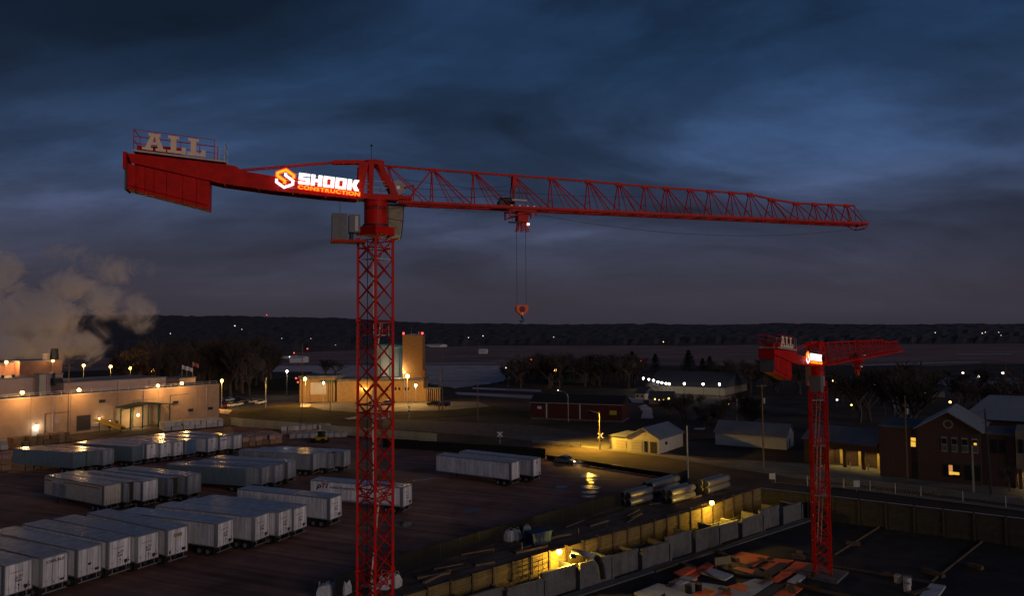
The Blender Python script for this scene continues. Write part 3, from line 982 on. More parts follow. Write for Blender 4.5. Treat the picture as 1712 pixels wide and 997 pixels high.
MX, MY = -11.04, 58.0
make_crane('tower_crane', 'large red tower crane nearest the camera, jib reaching right, glowing company sign', (MX, MY, -4.0), R(16.79), 38.3, R(55.8), rope=8.05)
sb = at(1375, 962, -4.0)
make_crane('tower_crane', 'smaller distant red tower crane at right, jib pointing away over the fields', (sb.x, sb.y, -4.0), R(50), 25.4, R(76), tilt=R(1.05), rope=1.2, trolley_s=20).scale = (.92, .92, .92)
# ================================================================== box trailers
TL, TW, ZB, ZT = 16.15, 2.59, 1.15, 4.10
body_me = MB().box(-TL, -.06, 0, TW, ZB, ZT - .03).mesh('trailer_body', WHITE)
roof_me = MB().box(-TL + .01, -.02, .01, TW - .01, ZT - .028, ZT + .02).mesh('trailer_roof', ROOFAL)
_r = MB()
for k in range(13):
    _r.box(-TL + .6 + k * 1.22, -TL + .64 + k * 1.22, .03, TW - .03, ZT + .021, ZT + .035)
roofrib_me = _r.mesh('roof_bow', ROOFAL)
door_me = MB().box(-.055, .012, .0, 1.19, ZB + .06, ZT - .12).mesh('rear_door', WHITE)
frame_me = MB().box(-.05, .03, 0, .085, ZB, ZT).box(-.05, .03, TW - .085, TW, ZB, ZT).box(-.05, .03, .086, TW - .086, ZT - .1, ZT).box(-.05, .03, .086, TW - .086, ZB, ZB + .05).mesh('rear_frame', STEEL)
rod_me = MB().tube((.04, 0, ZB + .1), (.04, 0, ZT - .15), .018, n=5).box(.03, .06, -.1, .1, ZB + .55, ZB + .6).mesh('lock_rod', STEEL)
side_me = MB().box(-TL, -.06, -.012, -.001, ZB, ZB + .14).box(-TL, -.06, -.012, -.001, ZT - .16, ZT - .03).box(-.5, -.06, -.014, -.013, ZB + .14, ZT - .16).mesh('side_rail', STEEL)
_s = MB()
for k in range(26):
    _s.box(-TL + .5 + k * .61, -TL + .525 + k * .61, -.011, -.001, ZB + .145, ZT - .165)
seam_me = _s.mesh('side_seam', STEEL)
wheel_me = MB().tube((0, .02, 0), (0, .58, 0), .5, n=16).mesh('wheel', BLACK)
rim_me = MB().tube((0, -.005, 0), (0, .019, 0), .27, n=12).mesh('rim', STEEL)
bumper_me = MB().box(-.14, -.02, .1, TW - .1, .5, .62).box(-.1, -.05, .45, .53, .62, ZB).box(-.1, -.05, TW - .53, TW - .45, .62, ZB).mesh('underride_bumper', STEEL)
leg_me = MB().box(-.07, .07, 0, .14, .06, ZB).box(-.16, .16, -.03, .17, 0, .06).mesh('landing_leg', DARKST)
beam_me = MB().box(-4.2, -.9, .7, TW - .7, .78, ZB).mesh('axle_frame', DARKST)
lamp_me = MB().box(.03, .05, 0, .14, 0, .1).mesh('tail_lamp', mat('red_lens', (.25, .01, .01), .3))
flap_me = MB().box(-.62, -.6, .05, .62, .18, ZB).mesh('mud_flap', BLACK)
BLK = mat('black_print', (0.02, 0.02, 0.022), 0.6)
REDP = mat('red_print', (0.35, 0.035, 0.025), 0.6)
BOXIN = mat('shaded_trailer_inside', (0.035, 0.033, 0.03), 0.9)
_tx = {}
def rear_text(par, txt, y, z, size, m, bold=0.0, sx=1.0, shear=0.0):
    k = (txt, size, m.name, bold, sx, shear)
    if k not in _tx:
        me = text_mesh(txt, size, bold, sx, 0.004, shear)
        for v in me.vertices:
            v.co = Vector((v.co.z, v.co.x, v.co.y))
        _tx[k] = set_mat(me, m)
    return link('lettering', _tx[k], par, (.02, y, z))
def side_text(par, txt, x, z, size, m, bold=0.0, sx=1.0, shear=0.0, y=-.02):
    me = text_mesh(txt, size, bold, sx, 0.004, shear)
    for v in me.vertices:
        v.co = Vector((v.co.x, -v.co.z, v.co.y))
    return link('lettering', set_mat(me, m), par, (x, y, z))
def rear_dash(par, y0, y1, z, h, m, n):             # lettering too small to read in the photograph: a row of marks
    d_ = MB()
    w_ = (y1 - y0) / n
    for k in range(n):
        d_.box(.021, .025, y0 + k * w_, y0 + k * w_ + w_ * .72, z + .02 * (k % 2), z + h - .015 * (k % 3))
    return tag(d_.build('faded_lettering', m, par), kind='stuff')
TRUCKS = 'box trailers parked in the yard'
def trailer(px, py, ang, m, label, marks=None, open_doors=False, length=1.0, corner='br', dark_roof=False):
    p = at(px, py, ZB)
    a = R(ang)
    if corner == 'br':
        p = p - Vector((-math.sin(a), math.cos(a), 0)) * TW
    t = thing('box_trailer', label, 'trailer', (p.x, p.y, 0.01), a, TRUCKS)
    b = link('trailer_body', body_me, t, m=m)
    link('side_rail', side_me, b)
    tag(link('side_seam', seam_me, b), kind='stuff')
    rf = link('trailer_roof', roof_me, t)
    link('roof_bow', roofrib_me, rf)
    t.scale = (1, 1, random.choice((1, 1, 1, .975, .96, 1.01)))
    if length != 1.0:
        for o in (b, rf):
            o.scale = (length, 1, 1)
    link('rear_frame', frame_me, t)
    if open_doors:
        MB().box(-.058, -.05, .09, TW - .09, ZB + .06, ZT - .11).build('open_doorway', BOXIN, t)  # dark sheet over the solid body, painted as the shade inside
        d = link('rear_door', door_me, t, (-.1, -.02, 0), -R(88), m)
        d = link('rear_door', door_me, t, (.02, TW + .06, 0), R(88), m)
    else:
        for y in (.095, TW - 1.285):
            d = link('rear_door', door_me, t, (0, y, 0), m=m)
            link('lock_rod', rod_me, d, (0, .3, 0)); link('lock_rod', rod_me, d, (0, .9, 0))
    link('axle_frame', beam_me, t)
    for x in (-1.5, -2.8):
        w = link('wheel', wheel_me, t, (x, .02, .5)); link('rim', rim_me, w)
        w = link('wheel', wheel_me, t, (x, TW - .62, .5)); link('rim', rim_me, w)
    link('underride_bumper', bumper_me, t)
    for y in (.0, TW - .67):
        link('mud_flap', flap_me, t, (0, y, 0))
    for y in (.4, TW - .55):
        link('landing_leg', leg_me, t, (-TL * length + 3.0, y, 0))
    for y in (.12, TW - .26):
        link('tail_lamp', lamp_me, t, (0, y, ZB - .12))
    if marks == 'pti':
        rear_dash(t, .55, 1.75, 3.15, .1, REDP, 13)
        rear_text(t, 'pTi', .98, 2.52, .42, BLK, .01, 1.2, .25)
        rear_dash(t, .98, 1.6, 2.22, .2, BLK, 5)
        ar = MB().prism([(.022, 1.2, 1.98), (.022, 1.42, 1.98), (.022, 1.31, 1.72)], (.004, 0, 0)).box(.022, .026, 1.28, 1.34, 1.4, 1.72)
        ar.build('arrow_mark', BLK, t)
        pm = MB().box(.022, .03, 1.78, 2.15, 1.42, 1.78).box(.022, .03, 2.18, 2.3, 1.85, 2.0).box(.022, .03, 1.9, 2.0, 1.25, 1.40).box(.022, .03, 2.2, 2.36, 1.5, 1.68)
        tag(pm.build('placard_holder', BLK, t), kind='stuff')
    elif marks == 'carlisle':
        rear_text(t, 'CARLISLE', .4, 3.45, .36, mat('maroon_print', (.12, .02, .02), .6), .012, 1.18, .2)
        tag(MB().box(.022, .03, 1.75, 2.2, 1.42, 1.62).box(.022, .03, 1.1, 1.25, 1.42, 1.52).build('placard_holder', BLK, t), kind='stuff')
    elif marks == 'board':
        MB().box(.02, .04, .75, 1.8, 3.1, 3.5).build('plywood_patch', mat('plywood', (.36, .24, .12), .8), t)
        tag(MB().box(.022, .03, .2, .4, 1.35, 1.7).box(.022, .03, 1.2, 1.32, 1.4, 1.52).box(.022, .03, 1.8, 2.3, 1.4, 1.75).build('placard_holder', BLK, t), kind='stuff')
    elif marks == 'stain':
        MB().lathe([(.3, 0), (.42, .004)], 14).mesh('x')
        tag(MB().box(.022, .028, 1.85, 2.3, 1.45, 1.72).box(.022, .028, 1.1, 1.45, 2.2, 2.42).build('placard_holder', BLK, t), kind='stuff')
    elif marks == 'tag':
        rear_dash(t, 1.15, 1.5, 3.15, .45, REDP, 2)
        tag(MB().box(.022, .03, 1.9, 2.3, 1.35, 1.6).build('placard_holder', BLK, t), kind='stuff')
    elif marks == 'name':
        rear_dash(t, .45, 1.95, 3.2, .3, BLK, 7)
    return t
# nearest row, from the left edge of the frame
trailer(53.5, 984.7, -27, WHITE, 'white box trailer cut off by the left edge, nearest row, black number on doors', 'pti')
trailer(113, 971.6, -27, WHITE, 'white box trailer with maroon name lettered across top of its rear doors', 'carlisle')
trailer(169.3, 955, -27, WHITE, 'dirty bluish white box trailer with pale round smear on its rear doors', 'stain')
trailer(218.7, 942.6, -27.3, WHITE, 'white box trailer in nearest row between the smeared trailer and another numbered one', 'pti')
trailer(265, 932.4, -28.3, WHITE, 'white box trailer just left of the one with plywood patch on doors', 'pti')
trailer(313.8, 921.7, -30.3, WHITE, 'white box trailer with plywood patch near top of its rear doors', 'board')
trailer(390, 906.5, -22, WHITE, 'white box trailer with long bright side, right of the plywood patched trailer', 'pti')
trailer(449.9, 896.9, -21.7, WHITE, 'white box trailer leftmost of three parked close together mid yard', 'pti')
trailer(487.7, 889, -22, WHITE, 'white box trailer in the middle of three parked close together mid yard', 'pti')
trailer(512.7, 880.4, -22.5, WHITE, 'white box trailer rightmost of three parked close together mid yard', 'pti')
trailer(571.2, 863.4, -23, WHITE, 'white box trailer in front of the one with big side lettering', 'pti')
tp = trailer(688.7, 842, -21.7, WHITE, 'white box trailer with slanted black and red logo on its side, behind crane mast', 'pti')
side_text(tp, 'p', -15.0, 2.95, 1.15, BLK, .03, 1.35, .3)
side_text(tp, 'T', -14.25, 3.0, .95, REDP, .03, 1.25, .3)
side_text(tp, 'i', -13.45, 3.0, .95, BLK, .03, 1.4, .3)
MB().box(-14.3, -12.7, -.022, -.015, 3.72, 3.82).build('logo_bar', REDP, tp)
side_text(tp, 'PAPER TRANSPORT INC', -12.6, 3.0, .52, BLK, .0, 1.05)
MB().box(-16.0, -.6, -.02, -.013, 1.36, 1.44).build('side_stripe', REDP, tp)
trailer(868.6, 799.6, -32.4, WHITE, 'plain white box trailer in front of a twin, beside black fence', None)
trailer(904.3, 793.6, -33.3, WHITE, 'white box trailer behind its twin, near the parked white car', 'tag')
# row along the factory
trailer(142.3, 780, -20, TEAL, 'teal box trailer with full side and rear wheels showing, left end by bales', None)
trailer(166.8, 776, -20, TEAL, 'bluish box trailer second in the row below the factory', None)
trailer(190.6, 775, -20, GREYP, 'grey box trailer third in the row, before the gap below the factory', None)
trailer(239, 769, -21, TEAL, 'dark teal box trailer right after the gap in the factory row', None)
trailer(262, 765, -21, WHITE, 'white box trailer first right of the dark teal one', 'tag')
trailer(284.6, 762.8, -21, WHITE, 'white box trailer second right of the dark teal one', 'tag')
trailer(306, 760, -21, WHITE, 'white box trailer beside the blue one, on its left', 'tag')
trailer(328, 757, -21, BLUEP, 'blue box trailer among white ones below the factory', None)
trailer(362, 754, -21, WHITE, 'white box trailer right of the blue one, side showing', 'tag')
trailer(382, 750.5, -21, WHITE, 'white box trailer with black name across its rear doors near the bales', 'name')
trailer(404, 749, -21, WHITE, 'white box trailer at right end of the factory row beside bales', None)
# old storage trailers, second row
trailer(202, 841, -30, CREAM, 'rusty cream storage trailer with red stripe on its long side', None)
trailer(234, 835, -28, GREYP, 'grey storage trailer with black open doorway beside the rusty cream one', None, True)
trailer(264, 833.7, -27, WHITE, 'white storage trailer between two trailers with open doorways', None)
trailer(304, 825, -26, GREYP, 'grey storage trailer with black open doorway, second of two', None, True)
trailer(335.7, 823, -25, GREYP, 'worn grey storage trailer at right end of the old row', None)
# third cluster: the greys carry dirt and also the dimness of these rows
trailer(428, 808, -17, TEAL, 'dark teal trailer with long shadowed side in the middle cluster', None)
trailer(453, 806, -17, GREYP, 'brownish grey trailer second in the middle cluster', None)
trailer(474, 803, -17, GREYP, 'streaked light grey trailer third in the middle cluster', None)
trailer(495, 797, -17, GREYP, 'streaked light grey trailer at right end of the middle cluster', None)
trailer(536, 783, -17, GREYP, 'pale grey sided trailer first in the dim row left of crane mast', None)
trailer(562, 780, -17, GREYP, 'grey trailer with open doorway in the dim row left of crane mast', None, True)
trailer(586, 777, -17, GREYP, 'dim grey trailer partly hidden behind left leg of crane mast', None)
for t_ in [o for o in COL.objects if o.get('label', '').startswith('rusty cream')]:
    MB().box(-10.5, -1.2, -.03, -.016, 3.55, 3.66).build('side_stripe', mat('faded_red_stripe', (.28, .05, .02), .7), t_)
    MB().box(-15.8, -14.2, -.03, -.016, 3.4, 3.58).build('side_stripe', MATS['faded_red_stripe'], t_)
    MB().box(-13.8, -10.0, -.03, -.016, ZB + .2, 3.2).build('side_panel_patch', GREYP, t_)
# ================================================================== shared small builders
LAMP_ME = {}
def bulb(name, r):
    k = round(r, 2)
    if k not in LAMP_ME:
        LAMP_ME[k] = MB().lathe([(r * .35, -r * .9), (r * .8, -r * .6), (r, 0), (r * .8, r * .6), (r * .35, r * .9)], 10).mesh('lamp_glass', E_SOD, True)
    return LAMP_ME[k]
def street_lamp(head, label, m=E_SOD, r=.34, power=0, col=SOD, arm=(0.0, 0.0), ground=0.0, group='street lamps on tall poles', pole_m=None, cat='street lamp', name='street_lamp'):
    """head: world position of the lit head"""
    bx, by = head.x - arm[0], head.y - arm[1]
    t = thing(name, label, cat, (bx, by, ground), 0, group)
    h = head.z - ground
    MB().tube((0, 0, 0), (0, 0, h + .1), .11, .07, 8).build('pole', pole_m or STEEL, t)
    if abs(arm[0]) + abs(arm[1]) > .01:
        MB().tube((0, 0, h - .1), (arm[0], arm[1], h + .12), .045, n=6).build('arm', pole_m or STEEL, t)
    MB().box(arm[0] - .3, arm[0] + .3, arm[1] - .2, arm[1] + .2, h + r * .95, h + r * .95 + .12).build('lamp_housing', DARKST, t)
    b = link('lamp_glass', bulb('b', r), t, (arm[0], arm[1], h), m=m)
    if power:
        point_light(t, (arm[0], arm[1] - r * 1.3, h - .35), power, col, r * .8)
    return t
POLES = 'wooden utility poles'
def utility_pole(px, pyb, pyt, label, arms=((.93, 1.2),), z=0.0, m=WOOD, transformer=False, lean=0.0, ang=0.0, group=POLES):
    b = at(px, pyb, z)
    top = atY(px, pyt, b.y)
    h = top.z - z
    t = thing('utility_pole', label, 'pole', (b.x, b.y, z), ang, group)
    MB().tube((0, 0, -.2), (lean, 0, h), .17, .11, 8).build('pole', m, t)
    for fr, w in arms:
        a = MB().box(-w + lean * fr, w + lean * fr, -.22, -.12, h * fr - .06, h * fr + .06)
        ao = a.build('cross_arm', m, t)
        for sx in (-.92, -.45, .45, .92):
            MB().tube((w * sx + lean * fr, -.17, h * fr + .06), (w * sx + lean * fr, -.17, h * fr + .24), .04, n=6).build('insulator', mat('grey_porcelain', (.25, .24, .24), .3), ao)
    if transformer:
        MB().tube((lean + .3, 0, h * .78), (lean + .3, 0, h * .78 + 1.0), .25, n=12).build('transformer', mat('transformer_grey', (.32, .32, .33), .5), t)
    return t

# ================================================================== the paper mill along the left
FR = at(367, 643, 10.4)
FRV = Vector((FR.x, FR.y, 0))
FA = math.atan2(0.817, 0.576)
fx, fy = Vector((.576, .817, 0)), Vector((-.817, .576, 0))
def Wp(px, py, off=0.0):
    """a measured direction on a plane parallel to the mill's long wall -> (along the wall, height)"""
    d = ray(px, py)
    c0 = Vector((0, 0, CAM_H))
    n = fy
    t = ((FRV + n * off - c0).dot(n)) / d.dot(n)
    P = c0 + d * t
    return (P - FRV).dot(fx), P.z
MILLW = mat('mill_painted_panel', (0.38, 0.245, 0.15), 0.8, var=0.12, scale=0.5, stain=(0.27, 0.17, 0.105), stain_amt=0.6)
MILLR = mat('mill_roof_membrane', (0.16, 0.16, 0.18), 0.6, var=0.25, scale=0.2)
MILLP = mat('mill_penthouse_panel', (0.36, 0.27, 0.25), 0.8, var=0.12, scale=0.4)
DARKDOOR = mat('dark_roller_door', (0.05, 0.042, 0.035), 0.7, var=0.2)
mill = thing('paper_mill', 'long tan mill building with rooftop lamps, handrail and dock canopy at left', 'factory', FRV, FA)
xs = [-112] + [Wp(q, 690)[0] for q in (51.5, 118, 196, 264, 329.5)] + [0]
MB().box(-112, 0, .31, 40, 0, 9.7).build('core', MILLW, mill)
for a, b in zip(xs[:-1], xs[1:]):
    MB().box(a + .04, b - .04, 0, .3, 0, 10.4).build('wall_panel', MILLW, mill)
MB().box(-112, .05, -.06, .42, 10.4, 10.52).build('coping', PALE, mill)
MB().box(-.3, 0, .31, 40, 9.7, 10.4).build('wall_panel', MILLW, mill)
MB().box(-112, -.35, .45, 40, 9.72, 9.86).build('roof', MILLR, mill)
rl = MB()
for k in range(44):
    x = -.4 - k * 2.5
    rl.bar((x, .8, 9.86), (x, .8, 11.5), .07)
for h in (11.0, 11.5):
    rl.bar((-110, .8, h), (-.4, .8, h), .06)
tag(rl.build('handrail', mat('white_rail_paint', (.55, .5, .48), .5), mill), kind='stuff')
# rooftop blocks
def roof_block(pa, pb, off, depth, name, m, z0=9.87, roof=MILLR):
    xa, za = Wp(*pa, off); xb, zb = Wp(*pb, off)
    z1 = (za + zb) / 2
    o = MB().box(xa, xb, off, off + depth, z0, z1).build(name, m, mill)
    MB().box(xa - .2, xb + .2, off - .2, off + depth + .2, z1 + .003, z1 + .3).build('block_roof', roof, o)
    return o
pb = roof_block((106.7, 640), (277, 633.5), 12, 20, 'penthouse', MILLP)
for q in (196, 249):
    x, _ = Wp(q, 645, 12)
    MB().box(x - .06, x + .06, 11.93, 11.997, 9.9, 12.5).build('downpipe', DARKST, pb)
roof_block((300, 633), (327, 633), 25, 10, 'penthouse', MILLP)
roof_block((66, 628), (77, 628), 9, 2.5, 'stair_head', mat('grey_cladding', (.2, .2, .22), .7))
lo = roof_block((0, 636), (64, 631), 14, 12, 'roof_block', MILLP)
roof_block((78, 627), (105, 626), 20, 8, 'roof_block', MILLP)
roof_block((33, 606), (104, 603), 42, 16, 'boiler_house', mat('boiler_house_brick', (.26, .13, .08), .85, var=.2, scale=.6))
roof_block((-60, 612), (32, 608), 46, 16, 'boiler_house', MATS['boiler_house_brick'])
for q, w in ((4, 5), (22, 3), (90, 6)):
    x, z = Wp(q, 634, 17)
    v = MB().box(x, x + w * .4, 17, 19, 12.0, 14.0)
    v.tube((x + .4, 18, 14), (x + .4, 18, 15.6), .35, n=10)
    v.build('rooftop_unit', DARKST, mill)
x, z = Wp(98, 603, 43)
MB().tube((x, 46, 18), (x, 46, 22), 1.3, 1.0, 14).build('vent_stack', DARKST, mill)
x, z = Wp(84, 603, 43)
MB().tube((x, 46, 18), (x, 46, 20.5), 1.0, 1.0, 14).build('vent_stack', MILLP, mill)
# lamps along the parapet: short arms over the wall
for i, (px, py) in enumerate([(37, 657), (132, 652.5), (264, 645.5), (304, 641.5), (-60, 664)]):
    x, z = Wp(px, py, -1.0)
    la = MB().bar((x, .4, 10.5), (x, -1.0, z + .62), .09).build('lamp_arm', STEEL, mill)
    link('lamp_glass', bulb('b', .46), la, (x, -1.0, z))
    MB().box(x - .5, x + .5, -1.3, -.7, z + .55, z + .68).build('lamp_hood', DARKST, la)
    point_light(la, (x, -3.6, z - 1.2), (1500, 1100, 1350, 900, 1200)[i], (1.0, .56, .20), .5)
for (px, py, pw, m, col) in ((62, 712.5, 260, E_COOL, (1, .88, .68)), (167, 700.5, 420, E_WARM, (1, .82, .5))):
    x, z = Wp(px, py, -.35)
    lo = link('wall_lamp', bulb('b', .3), mill, (x, -.35, z), m=m)
    MB().box(x - .25, x + .25, -.5, -.005, z + .3, z + .36).build('lamp_hood', DARKST, mill)
    point_light(mill, (x, -.9, z - .15), pw, col, .3)
for q, zz in ((75, 6), (222, 7.5), (284, 8.2)):
    x, _ = Wp(q, 690)
    MB().bar((x, -.1, .3), (x, -.1, zz), .1).bar((x, -.1, zz), (x + 6, -.1, zz), .08).build('conduit', DARKST, mill)
for q in (88, 240, 345):
    x, _ = Wp(q, 690)
    MB().box(x - .09, x + .09, -.2, -.004, .1, 10.2).build('downpipe', MILLP, mill)
x, z = Wp(10, 606, 44)
rl_ = MB().bar((x, 44, 17.0), (x, 44, z + .3), .12).build('roof_lamp_post', STEEL, mill)
link('lamp_glass', bulb('b', .46), rl_, (x, 43.8, z))
point_light(rl_, (x, 42.6, z + .4), 3600, (1, .58, .24), .5)
x, z = Wp(88, 604, 40)
rl_ = MB().bar((x, 40, 9.9), (x, 40, z + .3), .12).build('roof_lamp_post', STEEL, mill)  # added lamp, warms the steam from below
link('lamp_glass', bulb('b', .36), rl_, (x, 39.8, z))
point_light(rl_, (x, 39.2, z + .4), 600, (1, .62, .28), .4)
# doors and openings
def wall_rect(pa, pb, name, m, y0=-.05, y1=-.004):
    xa, za = Wp(*pa); xb, zb = Wp(*pb)
    return MB().box(min(xa, xb), max(xa, xb), y0, y1, max(0, min(za, zb)), max(za, zb)).build(name, m, mill)
wall_rect((128, 696), (151, 719), 'roller_door', DARKDOOR)
wall_rect((53, 714), (64, 730), 'door', mat('white_door', (.5, .46, .4), .6))
dl = wall_rect((181, 702), (186, 716), 'door', DARKDOOR)
wall_rect((182.2, 703.5), (184.6, 709), 'door_window', emit('lit_door_window', (1, .85, .6), 2.0), -.075, -.055)
wall_rect((193, 704), (198, 716), 'door', DARKDOOR)
wall_rect((153, 708), (174, 711), 'dock_shelf', PALE, -1.0, -.004)
wall_rect((91, 700), (100, 708), 'wall_notice', MILLP)
for px, py in ((170, 671), (293, 673), (318, 686), (351, 683)):
    x, z = Wp(px, py)
    MB().prism([(x - .7, -.004, z - .4), (x + .7, -.004, z - .4), (x + .7, -.004, z + .4), (x - .7, -.004, z + .4)], (0, -.5, 0)).build('wall_vent', DARKST, mill)
# green timber dock canopy
cn = [Wp(q, 690) for q in (192, 271)]
cg = mat('green_canopy_paint', (.05, .085, .05), .7)
can = thing('dock_canopy', 'dark green open canopy on posts over the lit mill dock', 'canopy', FRV, FA)
x0, x1 = cn[0][0], cn[1][0]
xm = (x0 + x1) / 2
zc_ = 6.2
rf = MB().prism([(x0, -6.5, zc_), (xm, -6.5, zc_ + .9), (x1, -6.5, zc_), (x1, -6.5, zc_ - .3), (xm, -6.5, zc_ + .6), (x0, -6.5, zc_ - .3)], (0, 6.3, 0))
rf.build('canopy_roof', cg, can)
for x in (x0 + 1.2, xm - 2.2, xm + 2.2, x1 - 1.2):
    for y in (-6.2, -.9):
        MB().box(x - .14, x + .14, y - .14, y + .14, 0, zc_ - .2 if abs(x - xm) > 4 else zc_ + .25).build('post', cg, can)
br = MB()
for x, s in ((x0 + 1.2, 1), (x1 - 1.2, -1)):
    for y in (-6.2, -.9):
        br.bar((x, y, zc_ - 1.4), (x + s * 1.1, y, zc_ - .3), .14)
tag(br.build('knee_brace', cg, can), kind='stuff')
lx, lz = Wp(231, 694.5, -3.4)
link('lamp_glass', bulb('b', .34), can, (lx, -3.4, lz), m=E_WARM)
MB().tube((lx, -3.4, lz + .3), (lx, -3.4, zc_ + .55), .03, n=5).build('lamp_cord', DARKST, can)
point_light(can, (lx, -3.4, lz - .5), 900, (1, .74, .32), .3)
# yellow conveyor down to the yard
cv = thing('conveyor', 'yellow sloping conveyor beside the dark roller door of the mill', 'conveyor', FRV, FA)
xa, _ = Wp(155, 716); xb, _ = Wp(188, 716)
YEL = mat('yellow_machine_paint', (.45, .27, .02), .6, var=.2)
MB().prism([(xa, -1.0, 2.9), (xa, -1.0, 3.7), (xb - 1.5, -7.5, 1.3), (xb - 1.5, -7.5, .6)], (.15, .2, 0)).build('side_plate', YEL, cv)
MB().prism([(xa + 1.4, -.8, 2.9), (xa + 1.4, -.8, 3.7), (xb - .1, -7.3, 1.3), (xb - .1, -7.3, .6)], (.15, .2, 0)).build('side_plate', YEL, cv)
MB().prism([(xa + .16, -1, 2.95), (xa + 1.38, -.8, 2.95), (xb - .12, -7.3, .65), (xb - 1.34, -7.5, .65)], (0, 0, .2)).build('belt', BLACK, cv)
for f in (.15, .55, .95):
    x = xa + (xb - 1.5 - xa) * f
    y = -1 - 6.5 * f
    MB().bar((x + .2, y, 0), (x + .2, y, 2.9 - 2.3 * f), .16).build('leg', DARKST, cv)

# ------------------------------------------------------------------ bales
BROWN = mat('baled_cardboard', (.25, .15, .075), .95, var=.4, scale=3, bump=.6, rand=.35)
PAPER = mat('baled_white_paper', (.46, .41, .36), .95, var=.25, scale=3, bump=.5, rand=.2)
PINK = mat('baled_mixed_paper', (.30, .19, .16), .95, var=.35, scale=3, bump=.5, rand=.3)
def rough_box(w, d, h, seed):
    bm = bmesh.new()
    bmesh.ops.create_cube(bm, size=1)
    bmesh.ops.subdivide_edges(bm, edges=bm.edges[:], cuts=1, use_grid_fill=True)
    r_ = random.Random(seed)
    for v in bm.verts:
        k = Vector((v.co.x * w, v.co.y * d, (v.co.z + .5) * h))
        c = sum(1 for q in v.co if abs(abs(q) - .5) < .01)
        s = .95 if c == 3 else (.985 if c == 2 else 1.0)
        v.co = Vector((k.x * s, k.y * s, h / 2 + (k.z - h / 2) * s)) + Vector((r_.uniform(-.04, .04), r_.uniform(-.04, .04), r_.uniform(-.03, .03)))
    me = bpy.data.meshes.new('bale')
    bm.to_mesh(me); bm.free()
    me.materials.append(BROWN)
    return me
def ORD(n):
    return '%d%s' % (n, 'th' if 10 < n % 100 < 14 else {1: 'st', 2: 'nd', 3: 'rd'}.get(n % 10, 'th'))
BALES = [rough_box(1.46, 1.05, 1.08, k) for k in range(5)]
def bale_stack(pa, pb, rows, tiers, m, mtop, label, group, keep_all=False, snow=False):
    a, b = at(*pa), at(*pb)
    d = (b - a); n = max(1, int(d.length / 1.56)); u_ = d.normalized()
    v_ = Vector((-u_.y, u_.x, 0))
    if v_.dot(a) < 0:
        v_ = -v_
    ang = math.atan2(u_.y, u_.x)
    for i in range(n):
        for j in range(rows):
            for k in range(tiers):
                if not keep_all and 0 < j and k < tiers - 1 and i not in (0, n - 1):
                    continue
                if k == tiers - 1 and random.random() < .12:
                    continue
                p = a + u_ * ((i + .5) * 1.56) + v_ * ((j + .5) * 1.14)
                o = link('bale', BALES[random.randrange(5)], None, (p.x + random.uniform(-.08, .08), p.y + random.uniform(-.08, .08), .015 + k * 1.06), ang + random.uniform(-.05, .05) + math.pi * random.randrange(2), mtop if k == tiers - 1 else m)
                tag(o, '%s, %s tier, %s row, %s from left' % (label, ('lower', 'upper', 'top')[k] if tiers < 3 else ('bottom', 'middle', 'top')[k], ORD(j + 1) if j else 'front', ORD(i + 1)), 'bale', group)
bale_stack((24, 750), (124, 738), 4, 2, BROWN, BROWN, 'brown bale left of the conveyor', 'brown bales under the mill wall')
bale_stack((-14, 755), (18, 752), 2, 2, PAPER, PAPER, 'white bale at left edge', 'white bales at the left edge')
bale_stack((-14, 790), (26, 786), 2, 3, BROWN, PINK, 'brown bale left of teal trailer', 'bales left of the teal trailer')
bale_stack((276, 722), (374, 713), 5, 2, PAPER, PAPER, 'cream bale by mill corner', 'cream bales by the mill corner')
bale_stack((405, 748), (478, 741), 8, 2, BROWN, PINK, 'reddish bale behind last white trailer', 'reddish bales behind the trailers')
bale_stack((484, 734), (585, 731), 4, 1, PINK, PAPER, 'pale bale in low row beside loader', 'pale bales along the fence')
bale_stack((470, 728), (560, 724), 3, 2, PINK, PAPER, 'pale bale before board fence', 'pale upper bales before the fence')
# loader between the bales
ld = thing('wheel_loader', 'small yellow and black loader parked among the pale bales', 'loader', at(536, 741), R(-15))
MB().box(-1.8, 1.4, -.9, .9, .7, 1.5).build('body', YEL, ld)
MB().prism([(-.5, -.75, 1.5), (.9, -.75, 1.5), (.8, -.75, 2.9), (-.3, -.75, 2.9)], (0, 1.5, 0)).build('cab', GLASSD, ld)
MB().box(-.4, .95, -.85, .85, 2.9, 3.0).build('cab_roof', PALE, ld)
for x in (-1.2, 1.1):
    for y in (-1.0, .65):
        MB().tube((x, y, .6), (x, y + .4, .6), .6, n=14).build('wheel', BLACK, ld)
MB().prism([(-3.0, -1.1, .15), (-2.0, -1.1, .15), (-2.0, -1.1, 1.1), (-2.2, -1.1, .4)], (0, 2.2, 0)).build('bucket', DARKST, ld)
MB().bar((-1.6, -.4, 1.2), (-2.2, -.4, .6), .18).bar((-1.6, .4, 1.2), (-2.2, .4, .6), .18).build('lift_arm', YEL, ld)
# board fence behind the bales
a, b = at(386, 712), at(735, 742)
fn = thing('board_fence', 'long pale board fence along the back of the trailer yard', 'fence', a, math.atan2(b.y - a.y, b.x - a.x))
Lf = (b - a).length
nf = int(Lf / 2.4)
FB = mat('pale_fence_boards', (.42, .37, .22), .9, var=.25, scale=2, rand=.15)
fp_ = MB()
for k in range(8):
    fp_.box(.02 + k * .297, .02 + k * .297 + .285, -.02, .02 + .006 * (k % 2), .1, 2.25 + .03 * ((k * 7) % 3))
fp_ = fp_.mesh('fence_panel', FB)
po_ = MB().box(-.06, .06, .03, .15, 0, 2.35).mesh('fence_post', FB)
for k in range(nf):
    tag(link('fence_panel', fp_, fn, (k * 2.4, 0, 0)), kind='stuff')
    link('fence_post', po_, fn, (k * 2.4, 0, 0))
